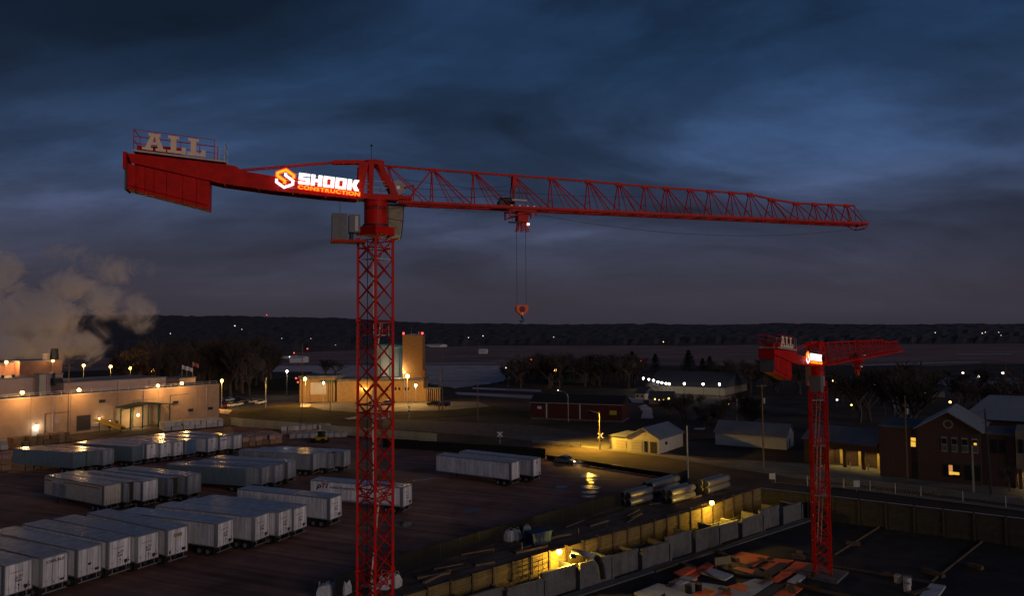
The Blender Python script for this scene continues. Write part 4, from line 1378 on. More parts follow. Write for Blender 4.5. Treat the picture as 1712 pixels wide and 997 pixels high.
# lamps and flags behind the mill
for i, (px, py, tx) in enumerate([(140, 611.5, 'sodium street lamp leftmost of four behind the mill, half in steam'), (185, 613.5, 'sodium street lamp second of four behind the mill roof'), (218, 615.5, 'sodium street lamp third of four behind the mill roof'), (255, 619.5, 'sodium street lamp rightmost of four behind the mill roof')]):
    street_lamp(atY(px, py, 325), tx, E_SOD, .62, 3500, SOD)
street_lamp(atY(371, 637, 252), 'sodium street lamp at the right end of the mill over parked cars', E_SOD, .5, 5000, SOD)
for i, (px, ty, colr, tx) in enumerate([(304.5, 610, (.5, .5, .55), 'flagpole leftmost of three on the mill lawn, pale flag'), (312.5, 612, (.6, .6, .62), 'flagpole in the middle of three, small white flag'), (322.5, 605, (.45, .12, .10), 'tallest flagpole, right of three, red and white flag')]):
    top = atY(px, ty, 290)
    fl = thing('flagpole', tx, 'flagpole', (top.x, top.y, 0), 0, 'flagpoles behind the mill')
    MB().tube((0, 0, 0), (0, 0, top.z), .09, .05, 8).build('pole', PALE, fl)
    fm = MB()
    vs = []
    for q in range(7):
        xx = q * .38
        for zz in (0, -1.5):
            vs.append((xx + .06, .18 * math.sin(q * 1.1), top.z - .2 + zz - q * .14))
    fm.add(vs, [(2 * q, 2 * q + 1, 2 * q + 3, 2 * q + 2) for q in range(6)])
    fm.build('flag', mat('flag_cloth_%s' % 'abc'[i], colr, .9), fl)
utility_pole(113, 727, 603, 'tall wooden pole standing before the mill wall', ((.97, 1.3), (.9, 1.1)))
# ================================================================== cars
def make_car(name, label, cat, loc, rotz, paint, kind='sedan', group='parked cars', lights=False):
    t = thing(name, label, cat, loc, rotz, group)
    if kind == 'suv':
        body = [(-2.3, .35), (2.3, .35), (2.3, .95), (1.1, 1.08), (-2.25, 1.1)]
        cab = [(-2.2, 1.1), (1.1, 1.08), (.45, 1.7), (-2.0, 1.72)]
    elif kind == 'pickup':
        body = [(-2.7, .45), (2.6, .45), (2.6, 1.05), (1.2, 1.15), (-2.7, 1.12)]
        cab = [(-.7, 1.13), (1.2, 1.15), (.6, 1.78), (-.55, 1.8)]
    else:
        body = [(-2.25, .3), (2.2, .3), (2.25, .72), (1.0, .88), (-1.6, .92), (-2.25, .86)]
        cab = [(-1.7, .92), (1.0, .88), (.25, 1.4), (-1.0, 1.42)]
    MB().prism([(x, -.88, z) for x, z in body], (0, 1.76, 0)).build('body', paint, t)
    cx = sum(p[0] for p in cab) / 4
    g = MB()
    lo = [(x, s * .84, z) for s in (-1, 1) for x, z in cab[:2]]
    hi = [(x, s * .66, z) for s in (-1, 1) for x, z in cab[2:]]
    g.add([lo[0], lo[1], lo[3], lo[2], hi[1], hi[0], hi[2], hi[3]], [(0, 3, 2, 1), (4, 5, 6, 7), (0, 1, 5, 4), (1, 2, 6, 5), (2, 3, 7, 6), (3, 0, 4, 7)])
    g.build('windows', GLASSD, t)
    MB().box(cab[3][0] + .05, cab[2][0] - .05, -.68, .68, cab[2][1] - .01, cab[2][1] + .04).build('roof', paint, t)
    for x in (-1.45, 1.4):
        for y in (-.92, .72):
            w = link('wheel', CARW, t, (x, y, .33))
            link('rim', CARR, w)
    for y in (-.72, .44):
        o = MB().box(2.2, 2.3, y, y + .28, .55, .7) if kind == 'sedan' else MB().box(2.28, 2.33, y, y + .28, .7, .9)
        o.build('headlight', emit('car_headlight', (1, .75, .4), 14) if lights else PALE, t)
    for y in (-.8, .56):
        MB().box(-2.3 if kind != 'pickup' else -2.73, -2.24 if kind != 'pickup' else -2.68, y, y + .24, .6, .85).build('tail_light', MATS['red_lens'], t)
    return t
CARW = MB().tube((0, 0, 0), (0, .2, 0), .33, n=14).mesh('wheel', BLACK)
CARR = MB().tube((0, -.006, 0), (0, .0, 0), .2, n=10).mesh('rim', STEEL)
CP = {'white': mat('white_car_paint', (.6, .6, .6), .25, var=.03), 'black': mat('black_car_paint', (.015, .015, .017), .2, var=.05), 'silver': mat('silver_car_paint', (.3, .31, .32), .25, metal=.5, var=.05), 'red': mat('red_car_paint', (.25, .02, .02), .25, var=.05), 'blue': mat('blue_car_paint', (.03, .06, .16), .25, var=.05)}
for i, (px, py, c, k, rz, tx) in enumerate([
    (372, 671, 'blue', 'sedan', 80, 'blue car half hidden by the mill corner'), (379, 670, 'black', 'suv', 80, 'black car in the back row beside the blue one'),
    (386, 671, 'white', 'sedan', 78, 'white car under the lamp in the back row'), (394, 669.5, 'black', 'suv', 80, 'black car behind the white one in the back row'),
    (402, 671, 'black', 'pickup', 82, 'black pickup in the back row of the car park'), (411, 673, 'silver', 'sedan', 80, 'silver car near the right end of the back row'),
    (368, 676, 'black', 'suv', 80, 'black car in the middle row against the mill'), (376, 682, 'red', 'sedan', 75, 'red car in the front row of the car park'),
    (387, 681, 'white', 'suv', 75, 'white car in the front row beside the red one'), (397, 679, 'white', 'sedan', 75, 'white car in the front row, second from the red one'),
    (424, 674, 'white', 'sedan', 80, 'white car alone at the far right of the car park'), (436, 676.5, 'white', 'pickup', 80, 'white pickup on the grass edge right of the car park')]):
    p = at(px, py)
    make_car('parked_car', tx, 'car', (p.x, p.y, .035), R(rz + 180 * (i % 2)), CP[c], k, 'cars in the mill car park')
p = at(646, 678); make_car('parked_car', 'white car seen through the crane mast before the brick plant', 'car', (p.x, p.y, .035), R(175), CP['white'], 'suv', 'cars at the brick plant')
p = at(620, 678); make_car('parked_car', 'blue car seen through the crane mast left of a white one', 'car', (p.x, p.y, .035), R(175), CP['blue'], 'sedan', 'cars at the brick plant')
p = at(725, 679); make_car('parked_car', 'black car right of the brick plant, before the pillars', 'car', (p.x, p.y, .035), R(160), CP['black'], 'suv', 'cars at the brick plant')
p = at(742, 680); make_car('parked_car', 'black car behind the tall double pole', 'car', (p.x, p.y, .035), R(155), CP['black'], 'suv', 'cars at the brick plant')
p = at(947, 775); c_ = make_car('parked_car', 'pale sedan with lit lamps on the yard edge near the yellow road', 'car', (p.x, p.y, .02), R(-38), CP['silver'], 'sedan', 'cars along the road', True)
point_light(c_, (2.9, 0, .6), 25, (1, .75, .4), .1)

# ================================================================== brick water plant
PBR = mat('buff_brick', (.40, .24, .085), .85, var=.15, scale=.8, stain=(.28, .16, .06), stain_amt=.4)
PBW = at(640, 672)
Y0 = PBW.y
pl = thing('brick_plant', 'low buff brick plant building lit orange, with garage bay and pillars', 'building', (0, Y0, 0))
def xz(px, py, dy=0.0):
    p = atY(px, py, Y0 + dy)
    return p.x, p.z
def face(pa, pb, name, m, dy=0.0, depth=.06, par=None):
    (x0, z0), (x1, z1) = xz(*pa, dy), xz(*pb, dy)
    return MB().box(min(x0, x1), max(x0, x1), dy, dy + depth, max(0, min(z0, z1)), max(z0, z1)).build(name, m, par or pl)
face((563, 637), (708, 674), 'wall', PBR, 0, 14)
face((561, 634.5), (709, 637), 'parapet', CONC, -.15, 14.3)
face((517, 632), (560, 674), 'wall', PBR, .5, 12)
face((501, 634), (517, 674), 'wall', PBR, -1.2, 10)
face((499, 629), (562, 633), 'parapet', CONC, -1.4, 14)
bay = face((519, 640), (545, 660), 'garage_opening', mat('lit_garage_interior', (.6, .55, .42), .8), .38, .1)  # pale panel, the light inside the bay is put into its colour
for q in (524, 531, 538):
    face((q, 641), (q + 1, 660), 'bay_post', PALE, .3, .07, bay)
face((536, 637), (558, 640), 'bay_canopy', cg, -2.0, 2.4)
for q in (548, 555):
    face((q, 640), (q + 1.2, 674), 'canopy_post', cg, -1.9, .3)
for q in (646, 660, 666, 676, 681):
    w_ = face((q, 648), (q + 3, 653), 'window', GLASSD, -.05, .04)
face((621, 650), (627, 670), 'door', mat('lit_plant_door', (.5, .34, .14), .7), -.06, .05)
an = face((708, 650), (713, 674), 'wall', PBR, 0, 6)
for k in range(7):
    q = 714 + k * 3.4
    face((q, 651), (q + 1.5, 674), 'pillar', PBR, 0, .5)
face((712, 648.5), (737, 651), 'lintel', CONC, -.1, 1.0)
# brick tower and tank
tw = thing('brick_tower', 'tall plain brown brick tower with red beacons on its top corners', 'tower', (0, Y0 + 4, 0))
def tface(pa, pb, name, m, dy=0.0, depth=.1, par=None, zmin=0.0):
    (x0, z0), (x1, z1) = xz(*pa, dy + 4), xz(*pb, dy + 4)
    return MB().box(min(x0, x1), max(x0, x1), dy, dy + depth, max(zmin, min(z0, z1)), max(z0, z1)).build(name, m, par or tw)
TBR = mat('brown_tower_brick', (.33, .15, .035), .85, var=.15, scale=.8)
sh = tface((673, 562), (706.5, 674), 'shaft', TBR, 0, 8)
tface((706.6, 619), (710.5, 674), 'buttress', TBR, .3, 6)
tface((672.4, 559.5), (707.1, 562), 'coping', CONC, -.1, 8.2)
x0, z0 = xz(674.5, 561, 4); x1, z1 = xz(706, 561, 4)
for x in (x0, x1):
    b_ = link('beacon', bulb('b', .42), tw, (x, .2, z0 + .75), m=E_RED)
    MB().tube((x, .2, z0), (x, .2, z0 + .4), .12, n=8).build('beacon_stand', DARKST, tw)
xm_, zm_ = xz(686, 561, 4)
MB().tube((xm_, 3, zm_), (xm_, 3, zm_ + 3.4), .06, .03, 6).build('antenna', STEEL, tw)
MB().box(xm_ - .6, xm_ + 2.2, 2, 4, zm_, zm_ + .5).build('hatch', PALE, tw)
xm_, zm_ = xz(699, 561, 4)
MB().tube((xm_, 2, zm_), (xm_, 2, zm_ + 1.4), .2, n=8).build('antenna', PALE, tw)
for pa, n_, w_ in ((xz(684, 571, 4), 5, .45), (xz(688, 574, 4), 9, .48), (xz(686, 577.5, 4), 5, .45)):
    dsh = MB()
    for k in range(n_):
        dsh.box(pa[0] + k * w_, pa[0] + k * w_ + w_ * .7, -.03, -.003, pa[1], pa[1] + .42)
    tag(dsh.build('faded_lettering', mat('faded_tower_lettering', (.34, .22, .12), .8), sh), kind='stuff')
tk = thing('storage_tank', 'pale cylindrical tank with aqua bands beside the brick tower', 'tank', (0, 0, 0))
p0, p1 = atY(629, 600, Y0 + 22), atY(675, 600, Y0 + 22)
tr_ = (p1.x - p0.x) / 2
tz = atY(652, 575, Y0 + 22).z
tk.location = ((p0.x + p1.x) / 2, Y0 + 22, 0)
TANKW = mat('pale_tank_paint', (.66, .72, .68), .6, var=.08, scale=.4)
AQUA = mat('aqua_tank_band', (.18, .42, .42), .6, var=.1)
MB().lathe([(tr_, 0), (tr_, tz - 2)], 40).build('shell', TANKW, tk, True)
MB().lathe([(tr_ + .05, tz - 1.999), (tr_ + .05, tz - .4), (tr_ * .6, tz - .1), (.3, tz + .1)], 40).build('roof', AQUA, tk, True)
for k in range(5):
    a_ = R(195 + k * 42)
    MB().box(-.35, .35, -.06, .0, 0, tz - 2.1).build('pilaster', AQUA, tk, loc=((tr_ + .03) * math.cos(a_), (tr_ + .03) * math.sin(a_), 0), rotz=a_ + math.pi / 2)
# plant lamps
street_lamp(atY(510, 634, 262), 'big sodium lamp on pole at the left end of the brick plant', E_SOD, .62, 8500, SOD)
street_lamp(atY(681, 629.5, 262), 'brightest sodium lamp before the brick tower, lower of a close pair', E_SOD, .75, 9000, SOD)
street_lamp(atY(676, 623, 274), 'small upper sodium lamp of the close pair before the brick tower', E_SOD, .42)
point_light(COL.objects[-1] if False else [o for o in COL.objects if o.get('label', '').startswith('small upper sodium')][0], (-2.6, 3.4, atY(676, 623, 274).z + .3), 2200, (1, .86, .62), .3)
street_lamp(atY(695, 644.5, 266), 'white lamp low on the brick tower side', E_WARM, .5, 900, WARMC)
street_lamp(atY(541, 640, 268), 'small white lamp on pole before the plant garage', E_COOL, .3, 700, COOLC)
street_lamp(atY(480, 621, 300), 'white lamp on tall thin pole left of the brick plant', E_COOL, .4, 1500, COOLC)
for px, py in ((612, 650), (605, 651)):
    x, z = xz(px, py, -.3)
    link('wall_lamp', bulb('b', .25), pl, (x, -.3, z), m=E_SOD)
    point_light(pl, (x, -.9, z), 250, SOD, .2)
# poles about the plant
utility_pole(505, 694, 578, 'tall pole with bent arms left of the brick plant', ((.62, 1.6),))
utility_pole(740, 692, 592, 'tall thin pole with several drooping arms right of the brick tower', ((.72, 2.4), (.55, 1.9)))
utility_pole(734, 688, 624, 'short dark pole paired with the tall armed pole', ((.8, .7),), transformer=True)
utility_pole(799, 705, 637, 'pole with crossarm standing in the grass right of the plant', ((.93, 1.4),))
utility_pole(552, 692, 640, 'dark stubby pole with round sign before the plant drive', ())
utility_pole(444, 682, 632, 'thin grey pole with square sign boards left of the plant', ((.85, .6),), m=STEEL)
# railway crossing signs
CB = mat('crossbuck_white', (.6, .58, .55), .6)
for px, py, top, tx in ((836, 742, 722, 'white railway crossbuck at the end of the black fence'), (684, 702, 678, 'white railway crossing signal before the plant fence'), (1004, 751, 724, 'white railway crossbuck at foot of the yellow lit pole'), (596, 700, 676, 'round white crossing sign on black post')):
    b_ = at(px, py)
    h_ = atY(px, top, b_.y).z
    cbk = thing('crossing_sign', tx, 'sign', (b_.x, b_.y, 0), 0, 'railway crossing signs')
    MB().tube((0, 0, 0), (0, 0, h_), .07, n=8).build('post', STEEL, cbk)
    MB().bar((-.6, -.1, h_ - 1.2), (.6, -.1, h_ - .1), .05, .24).build('sign_blade', CB, cbk)
    MB().bar((-.6, -.16, h_ - .1), (.6, -.16, h_ - 1.2), .05, .24).build('sign_blade', CB, cbk)
    MB().box(-.3, .3, -.12, -.02, h_ - 1.9, h_ - 1.6).build('signal_lamp_bar', DARKST, cbk)
# ================================================================== long dark red shed and its neighbours
sh0, sh1 = at(888, 701), at(1040, 707)
sa = math.atan2(sh1.y - sh0.y, sh1.x - sh0.x)
Ls = (sh1 - sh0).length
rs = thing('red_shed', 'long low dark red building with black roof and pale trim', 'building', (sh0.x, sh0.y, 0), sa)
hW = atY(888, 673, sh0.y).z
RS = mat('dark_red_siding', (.085, .022, .015), .85, var=.2, scale=1)
MB().box(0, Ls, 0, 9, .3, hW).build('wall', RS, rs)
MB().box(-.05, Ls + .05, -.06, 9.05, 0, .45).build('plinth', CONC, rs)
bands = MB()
for k in range(26):
    x = k * Ls / 26
    bands.box(x + .04, x + Ls / 26 - .04, -.035, -.003, .47, hW - .12)
tag(bands.build('siding_board', RS, rs), kind='stuff')
for f in (.178, .55):
    MB().box(f * Ls - .2, f * Ls + .2, -.1, -.04, .46, hW - .1).build('pilaster', PALE, rs)
MB().box(-.3, Ls + .3, -.4, .0, hW - .1, hW + .1).build('fascia', PALE, rs)
MB().prism([(-.4, -.6, hW + .11), (-.4, 9.6, hW + .11), (-.4, 4.5, hW + 2.3)], (Ls + .8, 0, 0)).build('roof', mat('black_shingle', (.022, .021, .022), .9), rs)
MB().box(.075 * Ls, .12 * Ls, -.09, -.04, hW * .62, hW * .78).build('white_sign', CB, rs)
MB().box(.87 * Ls, .945 * Ls, -.09, -.04, hW * .42, hW * .66).build('yellow_sign', mat('yellow_sign_board', (.55, .42, .03), .6), rs)
MB().box(.64 * Ls, .7 * Ls, -.09, -.04, hW * .45, hW * .6).build('small_window', GLASSD, rs)
# cobra-head pole before the red shed (unlit)
p = at(950, 706)
cl_ = thing('street_lamp', 'unlit bent-arm street lamp standing before the red shed', 'street lamp', (p.x, p.y, 0), 0, 'street lamps on tall poles')
hp = atY(950, 664, p.y).z
MB().tube((0, 0, 0), (0, 0, hp), .1, .07, 8).build('pole', STEEL, cl_)
MB().path([(0, 0, hp), (-.3, 0, hp + .9), (-1.2, 0, hp + 1.6), (-2.0, 0, hp + 1.7)], .05).build('arm', STEEL, cl_)
MB().box(-2.7, -1.9, -.16, .16, hp + 1.58, hp + 1.76).build('lamp_housing', STEEL, cl_)
# the lit full-cutoff lamp on the wooden pole by the yellow road
p = at(1003, 752)
yp = utility_pole(1003, 752, 688, 'wooden pole glowing yellow with roadside lamp beside the crossbuck', ())
hp = atY(1003, 690, p.y).z
MB().tube((0, -.15, hp - .2), (-2.3, -.5, hp + .5), .05, n=6).build('arm', STEEL, yp)
MB().box(-2.8, -2.0, -.7, -.3, hp + .42, hp + .62).box(-2.8, -2.74, -.7, -.3, hp + .352, hp + .419).box(-2.06, -2.0, -.7, -.3, hp + .352, hp + .419).box(-2.739, -2.061, -.7, -.66, hp + .352, hp + .419).box(-2.739, -2.061, -.34, -.3, hp + .352, hp + .419).build('lamp_housing', DARKST, yp)
MB().box(-2.72, -2.08, -.65, -.35, hp + .36, hp + .418).build('lamp_glass', emit('sodium_cutoff_glow', (1, .5, .06), 60), yp)
spot_light(yp, (-2.4, -.5, hp + .3), 24000, (1, .57, .06), (.25, -.1, -1), 150, .2)
# guard rail by the road
g0, g1 = at(890, 743), at(970, 749)
gr = thing('guard_rail', 'grey guard rail along the yellow road near the crossing', 'guard rail', g0, math.atan2(g1.y - g0.y, g1.x - g0.x))
Lg = (g1 - g0).length
for z_ in (.35, .75):
    MB().box(0, Lg, -.04, .04, z_, z_ + .22).build('rail', STEEL, gr)
for k in range(6):
    MB().box(k * Lg / 5 - .07, k * Lg / 5 + .07, .05, .2, 0, 1.05).build('post', WOOD, gr)
# ================================================================== right-hand buildings
class Front:
    """local frame of a building: x along its front from a to b, y going back, z up"""
    def __init__(s, pa, pb, z=0.0):
        s.a, s.b = at(*pa, z), at(*pb, z)
        d = s.b - s.a
        s.len = d.length
        s.x = d.normalized()
        s.y = Vector((-s.x.y, s.x.x, 0))
        s.ang = math.atan2(d.y, d.x)
    def loc(s, px, py, off=0.0):
        d = ray(px, py)
        c0 = Vector((0, 0, CAM_H))
        t = ((s.a + s.y * off - c0).dot(s.y)) / d.dot(s.y)
        P = c0 + d * t
        return (P - s.a).dot(s.x), P.z - s.a.z
    def rect(s, pa, pb, name, m, par, y0, y1):
        (xa, za), (xb, zb) = s.loc(*pa), s.loc(*pb)
        return MB().box(min(xa, xb), max(xa, xb), y0, y1, max(0.02, min(za, zb)), max(za, zb)).build(name, m, par)
GARW = mat('cream_painted_block', (.52, .46, .34), .75, var=.1, scale=.6)
SHINGLE = mat('grey_metal_roof', (.17, .18, .20), .55, var=.15, scale=.4)
# yellow-lit garage
F = Front((1018, 751.5), (1102, 760))
g = thing('garage', 'cream garage with gable front glowing yellow beside the road', 'garage', (F.a.x, F.a.y, 0), F.ang)
xg = F.loc(1049, 750)[0]
Lg_ = F.len
MB().box(0, xg, .4, 9, 0, 2.9).build('wall', GARW, g)
MB().box(-.2, xg - .02, .2, 9.2, 2.9, 3.06).build('flat_roof', SHINGLE, g)
MB().prism([(xg, 0, 0), (Lg_, 0, 0), (Lg_, 0, 3.1), ((xg + Lg_) / 2, 0, 5.1), (xg, 0, 3.1)], (0, 13, 0)).build('wall', GARW, g)
xc = (xg + Lg_) / 2
rf = MB()
rf.prism([(xg - .35, -.35, 3.0), (xc, -.35, 5.18), (xc, -.35, 5.34), (xg - .35, -.35, 3.16)], (0, 13.8, 0))
rf.prism([(xc, -.35, 5.18), (Lg_ + .35, -.35, 3.0), (Lg_ + .35, -.35, 3.16), (xc, -.35, 5.34)], (0, 13.8, 0))
rf.build('roof', SHINGLE, g)
GD = mat('cream_garage_door', (.44, .38, .27), .7, var=.1)
d = F.rect((1029, 735), (1046, 754), 'garage_door', GD, g, .33, .39)
for k in range(3):
    z_ = .65 + k * .65
    MB().box(F.loc(1029, 740)[0], F.loc(1046, 740)[0], .325, .329, z_, z_ + .03).build('door_seam', DARKST, d)
d = F.rect((1055.5, 735), (1074, 757), 'garage_door', GD, g, -.06, -.004)
for k in range(3):
    z_ = .65 + k * .65
    MB().box(F.loc(1055.5, 740)[0], F.loc(1074, 740)[0], -.068, -.062, z_, z_ + .03).build('door_seam', DARKST, d)
F.rect((1077, 738), (1083, 757), 'window', GLASSD, g, -.05, -.004)
F.rect((1087, 739), (1098, 759), 'doorway', DARKDOOR, g, -.05, -.004)  # dark sheet on the wall, painted as shade in the open doorway
F.rect((1072, 723), (1080, 728), 'gable_vent', GD, g, -.05, -.004)
MB().box(Lg_ + .004, Lg_ + .3, 3.2, 3.8, 1.6, 2.2).build('meter_box', DARKST, g)
# white sheds
F = Front((1196, 743.5), (1315, 753))
w = thing('white_shed', 'long low white shed with grey roof left of the far crane', 'shed', (F.a.x, F.a.y, 0), F.ang)
WSH = mat('white_painted_metal', (.50, .50, .50), .6, var=.08, scale=.5)
MB().prism([(F.len, 0, 0), (F.len, 7.5, 0), (F.len, 7.5, 2.8), (F.len, 3.75, 5.0), (F.len, 0, 2.8)], (-F.len, 0, 0)).build('wall', WSH, w)
rf = MB()
rf.prism([(-.3, -.35, 2.72), (-.3, 3.75, 5.1), (-.3, 3.75, 5.25), (-.3, -.35, 2.87)], (F.len + .6, 0, 0))
rf.prism([(-.3, 3.75, 5.1), (-.3, 7.85, 2.72), (-.3, 7.85, 2.87), (-.3, 3.75, 5.25)], (F.len + .6, 0, 0))
rf.build('roof', SHINGLE, w)
MB().box(F.len + .003, F.len + .05, 2.9, 3.6, .02, 2.1).build('door', DARKDOOR, w)
# bay building with lit columns
F = Front((1345, 773), (1469, 790))
b = thing('drive_through_bay', 'low dark brick bay with three glowing columns beside the brick station', 'building', (F.a.x, F.a.y, 0), F.ang)
DB = mat('dark_station_brick', (.085, .05, .04), .85, var=.25, scale=3, bump=.15)
he = 4.6
MB().box(0, F.len, 3.2, 9, 0, he).build('back_wall', DB, b)
MB().box(0, F.len, 0, .5, he - 1.2, he).build('lintel', DB, b)
MB().box(0, F.loc(1384, 780)[0], .0, 3.19, 0, he - 1.21).build('end_wall', DB, b)
rf = MB()
rf.prism([(-.4, -.6, he + .01), (-.4, 9.4, he + .01), (-.4, 4.5, he + 2.6)], (F.len + .3, 0, 0))
rf.build('roof', SHINGLE, b)
LITC = mat('lamplit_yellow_door', (.50, .36, .10), .5, var=.1)  # yellow lamplight put into the door colour
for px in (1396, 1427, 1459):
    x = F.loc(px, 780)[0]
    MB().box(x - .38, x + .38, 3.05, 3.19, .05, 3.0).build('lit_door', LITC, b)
    dsc = MB().tube((x, 1.4, he - 1.32), (x, 1.4, he - 1.22), .2, n=10).build('ceiling_lamp', E_WARM, b)
    spot_light(b, (x, 1.4, he - 1.4), 190, (1, .72, .22), (0, .1, -1), 150, .2)
for px in (1412, 1443):
    x = F.loc(px, 782)[0]
    MB().box(x - .3, x + .3, .0, .5, 0, he - 1.21).build('pier', DB, b)
    MB().tube((x + .8, .5, 0), (x + .8, .5, 1.1), .1, n=8).build('bollard', PALE, b)
# brick station
F = Front((1471, 796), (1642, 813.5))
st = thing('brick_station', 'two storey dark brick station with gable, round vent and one lit window', 'building', (F.a.x, F.a.y, 0), F.ang)
Ls = F.len
xl = F.loc(1533, 720)[0]
xk, zk = F.loc(1584, 690)
zl = F.loc(1471, 714)[1]; zr_ = F.loc(1642, 723)[1]
MB().box(0, xl, .3, 14, 0, zl).build('wall', DB, st)
MB().box(-.1, xl - .01, .15, 14.1, zl, zl + .3).build('parapet', CONC, st)
MB().prism([(xl, 0, 0), (Ls, 0, 0), (Ls, 0, zr_), (xk, 0, zk), (xl, 0, zr_)], (0, 16, 0)).build('wall', DB, st)
STR = mat('pale_standing_seam_roof', (.24, .26, .29), .5, var=.1, scale=.3)
rf = MB()
for (xa, za, xb, zb) in ((xl - .5, zr_ - .25, xk, zk + .02), (xk, zk + .02, Ls + .5, zr_ - .25)):
    rf.prism([(xa, -.5, za), (xb, -.5, zb), (xb, -.5, zb + .2), (xa, -.5, za + .2)], (0, 16.5, 0))
rf.build('roof', STR, st)
seam = MB()
for k in range(20):
    y_ = -.3 + k * .82
    seam.prism([(xk, y_, zk + .222), (Ls + .5, y_, zr_ - .048), (Ls + .5, y_, zr_ + .01), (xk, y_, zk + .28)], (0, .05, 0))
tag(seam.build('roof_seam', STR, st), kind='stuff')
# higher hall behind with its own ridge
xh0, zh0 = F.loc(1667, 664, 12)
hl = thing('station_hall', 'big pale blue-grey roofed hall rising behind the brick station', 'building', (F.a.x, F.a.y, 0), F.ang)
MB().box(xk + 1, xk + 26, 16.1, 27, 0, zr_ + .5).build('wall', DB, hl)
MB().prism([(xk + .5, 15.6, zr_ + .51), (xk + .5, 27.5, zr_ + .51), (xk + 3.2, 21.5, zr_ + 4.4)], (.3, 0, 0)).build('gable_wall', DB, hl)
MB().add([(xk + .3, 15.4, zr_ + .5), (xk + 26, 15.4, zr_ + .5), (xk + 26, 21.5, zr_ + 4.6), (xk + 5, 21.5, zr_ + 4.6), (xk + .3, 27.7, zr_ + .5), (xk + 26, 27.7, zr_ + .5)],
         [(0, 1, 2, 3), (0, 3, 4), (3, 2, 5, 4), (0, 4, 5, 1), (1, 5, 2)]).build('roof', STR, hl)
# windows: frame, sash, glass
FRM = mat('pale_window_trim', (.30, .27, .23), .7)
for i, (q0, q1) in enumerate(((1574, 1583), (1591, 1600), (1608, 1618), (1625, 1635))):
    fr_ = F.rect((q0 - 1, 730.5 + i), (q1 + 1, 756 + i), 'window', FRM, st, -.07, -.004)
    F.rect((q0, 744 + i), (q1, 754 + i), 'glass', mat('lower_sash_glass', (.10, .12, .12), .15), fr_, -.09, -.075)
    F.rect((q0, 733 + i), (q1, 743 + i), 'glass', GLASSD, fr_, -.09, -.075)
    F.rect((q0 - 2, 729 + i), (q1 + 2, 730.3 + i), 'lintel', CONC, st, -.09, -.004)
    if i == 3:
        F.rect((q0 + 3, 741), (q1 - 2, 745), 'lit_pane', E_WIN, fr_, -.1, -.093)
lw = F.rect((1521.5, 731.5), (1531.5, 749), 'window', FRM, st, .22, .296)
for (za, zb) in ((732.5, 738.5), (739.2, 748)):
    F.rect((1522.4, za), (1530.6, zb), 'lit_pane', E_WIN, lw, .2, .218)
rv = MB()
n_ = 20
xv, zv = F.loc(1585, 710)
for k in range(n_):
    a0, a1 = 2 * math.pi * k / n_, 2 * math.pi * (k + 1) / n_
    rv.prism([(xv + .75 * math.cos(a0), -.06, zv + .75 * math.sin(a0)), (xv + .75 * math.cos(a1), -.06, zv + .75 * math.sin(a1)), (xv + .55 * math.cos(a1), -.06, zv + .55 * math.sin(a1)), (xv + .55 * math.cos(a0), -.06, zv + .55 * math.sin(a0))], (0, .055, 0))
rv.build('round_vent', FRM, st)
F.rect((1525, 771), (1535, 800), 'door', DARKDOOR, st, .22, .296)
en = F.rect((1577, 776), (1606, 800), 'entrance', GLASSD, st, -.05, -.004)
F.rect((1586, 778), (1593, 795), 'lit_pane', emit('lit_entrance_glow', (1, .42, .12), .55), en, -.07, -.052)
F.rect((1587, 789), (1604, 795), 'lit_pane', E_WIN, en, -.085, -.072)
F.rect((1576, 772.5), (1607, 775), 'lintel', CONC, st, -.12, -.004)
F.rect((1612, 778), (1640, 806), 'entrance', GLASSD, st, -.05, -.004)
F.rect((1611, 774.5), (1641, 777), 'lintel', CONC, st, -.12, -.004)
# right wing
wg = thing('station_wing', 'flat roofed brick wing of the station at the right edge with lit porch', 'building', (F.a.x, F.a.y, 0), F.ang)
xw0 = Ls + .05
zw = F.loc(1660, 729)[1]
MB().box(xw0, xw0 + 4.6, 1.2, 12, 0, zw).build('wall', DB, wg)
MB().box(xw0 - .02, xw0 + 4.7, 1.05, 12.1, zw, zw + .3).build('parapet', CONC, wg)
for q in (1657, 1671):
    xx = F.loc(q, 745, 1.2)[0]
    MB().box(xx, xx + .8, 1.12, 1.196, zw - 3.0, zw - .8).build('window', GLASSD, wg)
MB().box(xw0 + 4.75, xw0 + 14, .6, 11, 3.3, zw + .9).build('wall', mat('buff_station_panel', (.24, .19, .13), .8, var=.1), wg)
MB().box(xw0 + 4.75, xw0 + 14, 3.0, 11, 0, 3.29).build('porch_back_wall', MATS['buff_station_panel'], wg)
for k in range(5):
    MB().box(xw0 + 5.1 + k * .85, xw0 + 5.7 + k * .85, .52, .596, zw - 2.6, zw - .4).build('window', GLASSD, wg)
for k in (5.0, 9.0):
    MB().box(xw0 + k, xw0 + k + .45, .7, 1.15, 0, 3.29).build('porch_pillar', DB, wg)
MB().box(xw0 + 5.8, xw0 + 7.2, 2.9, 2.99, .05, 2.4).build('lit_door', E_WIN, wg)
MB().tube((xw0 + 7, 1.8, 3.2), (xw0 + 7, 1.8, 3.28), .2, n=10).build('porch_lamp', E_WARM, wg)
spot_light(wg, (xw0 + 7, 1.8, 3.1), 260, (1, .7, .25), (0, 0, -1), 150, .2)
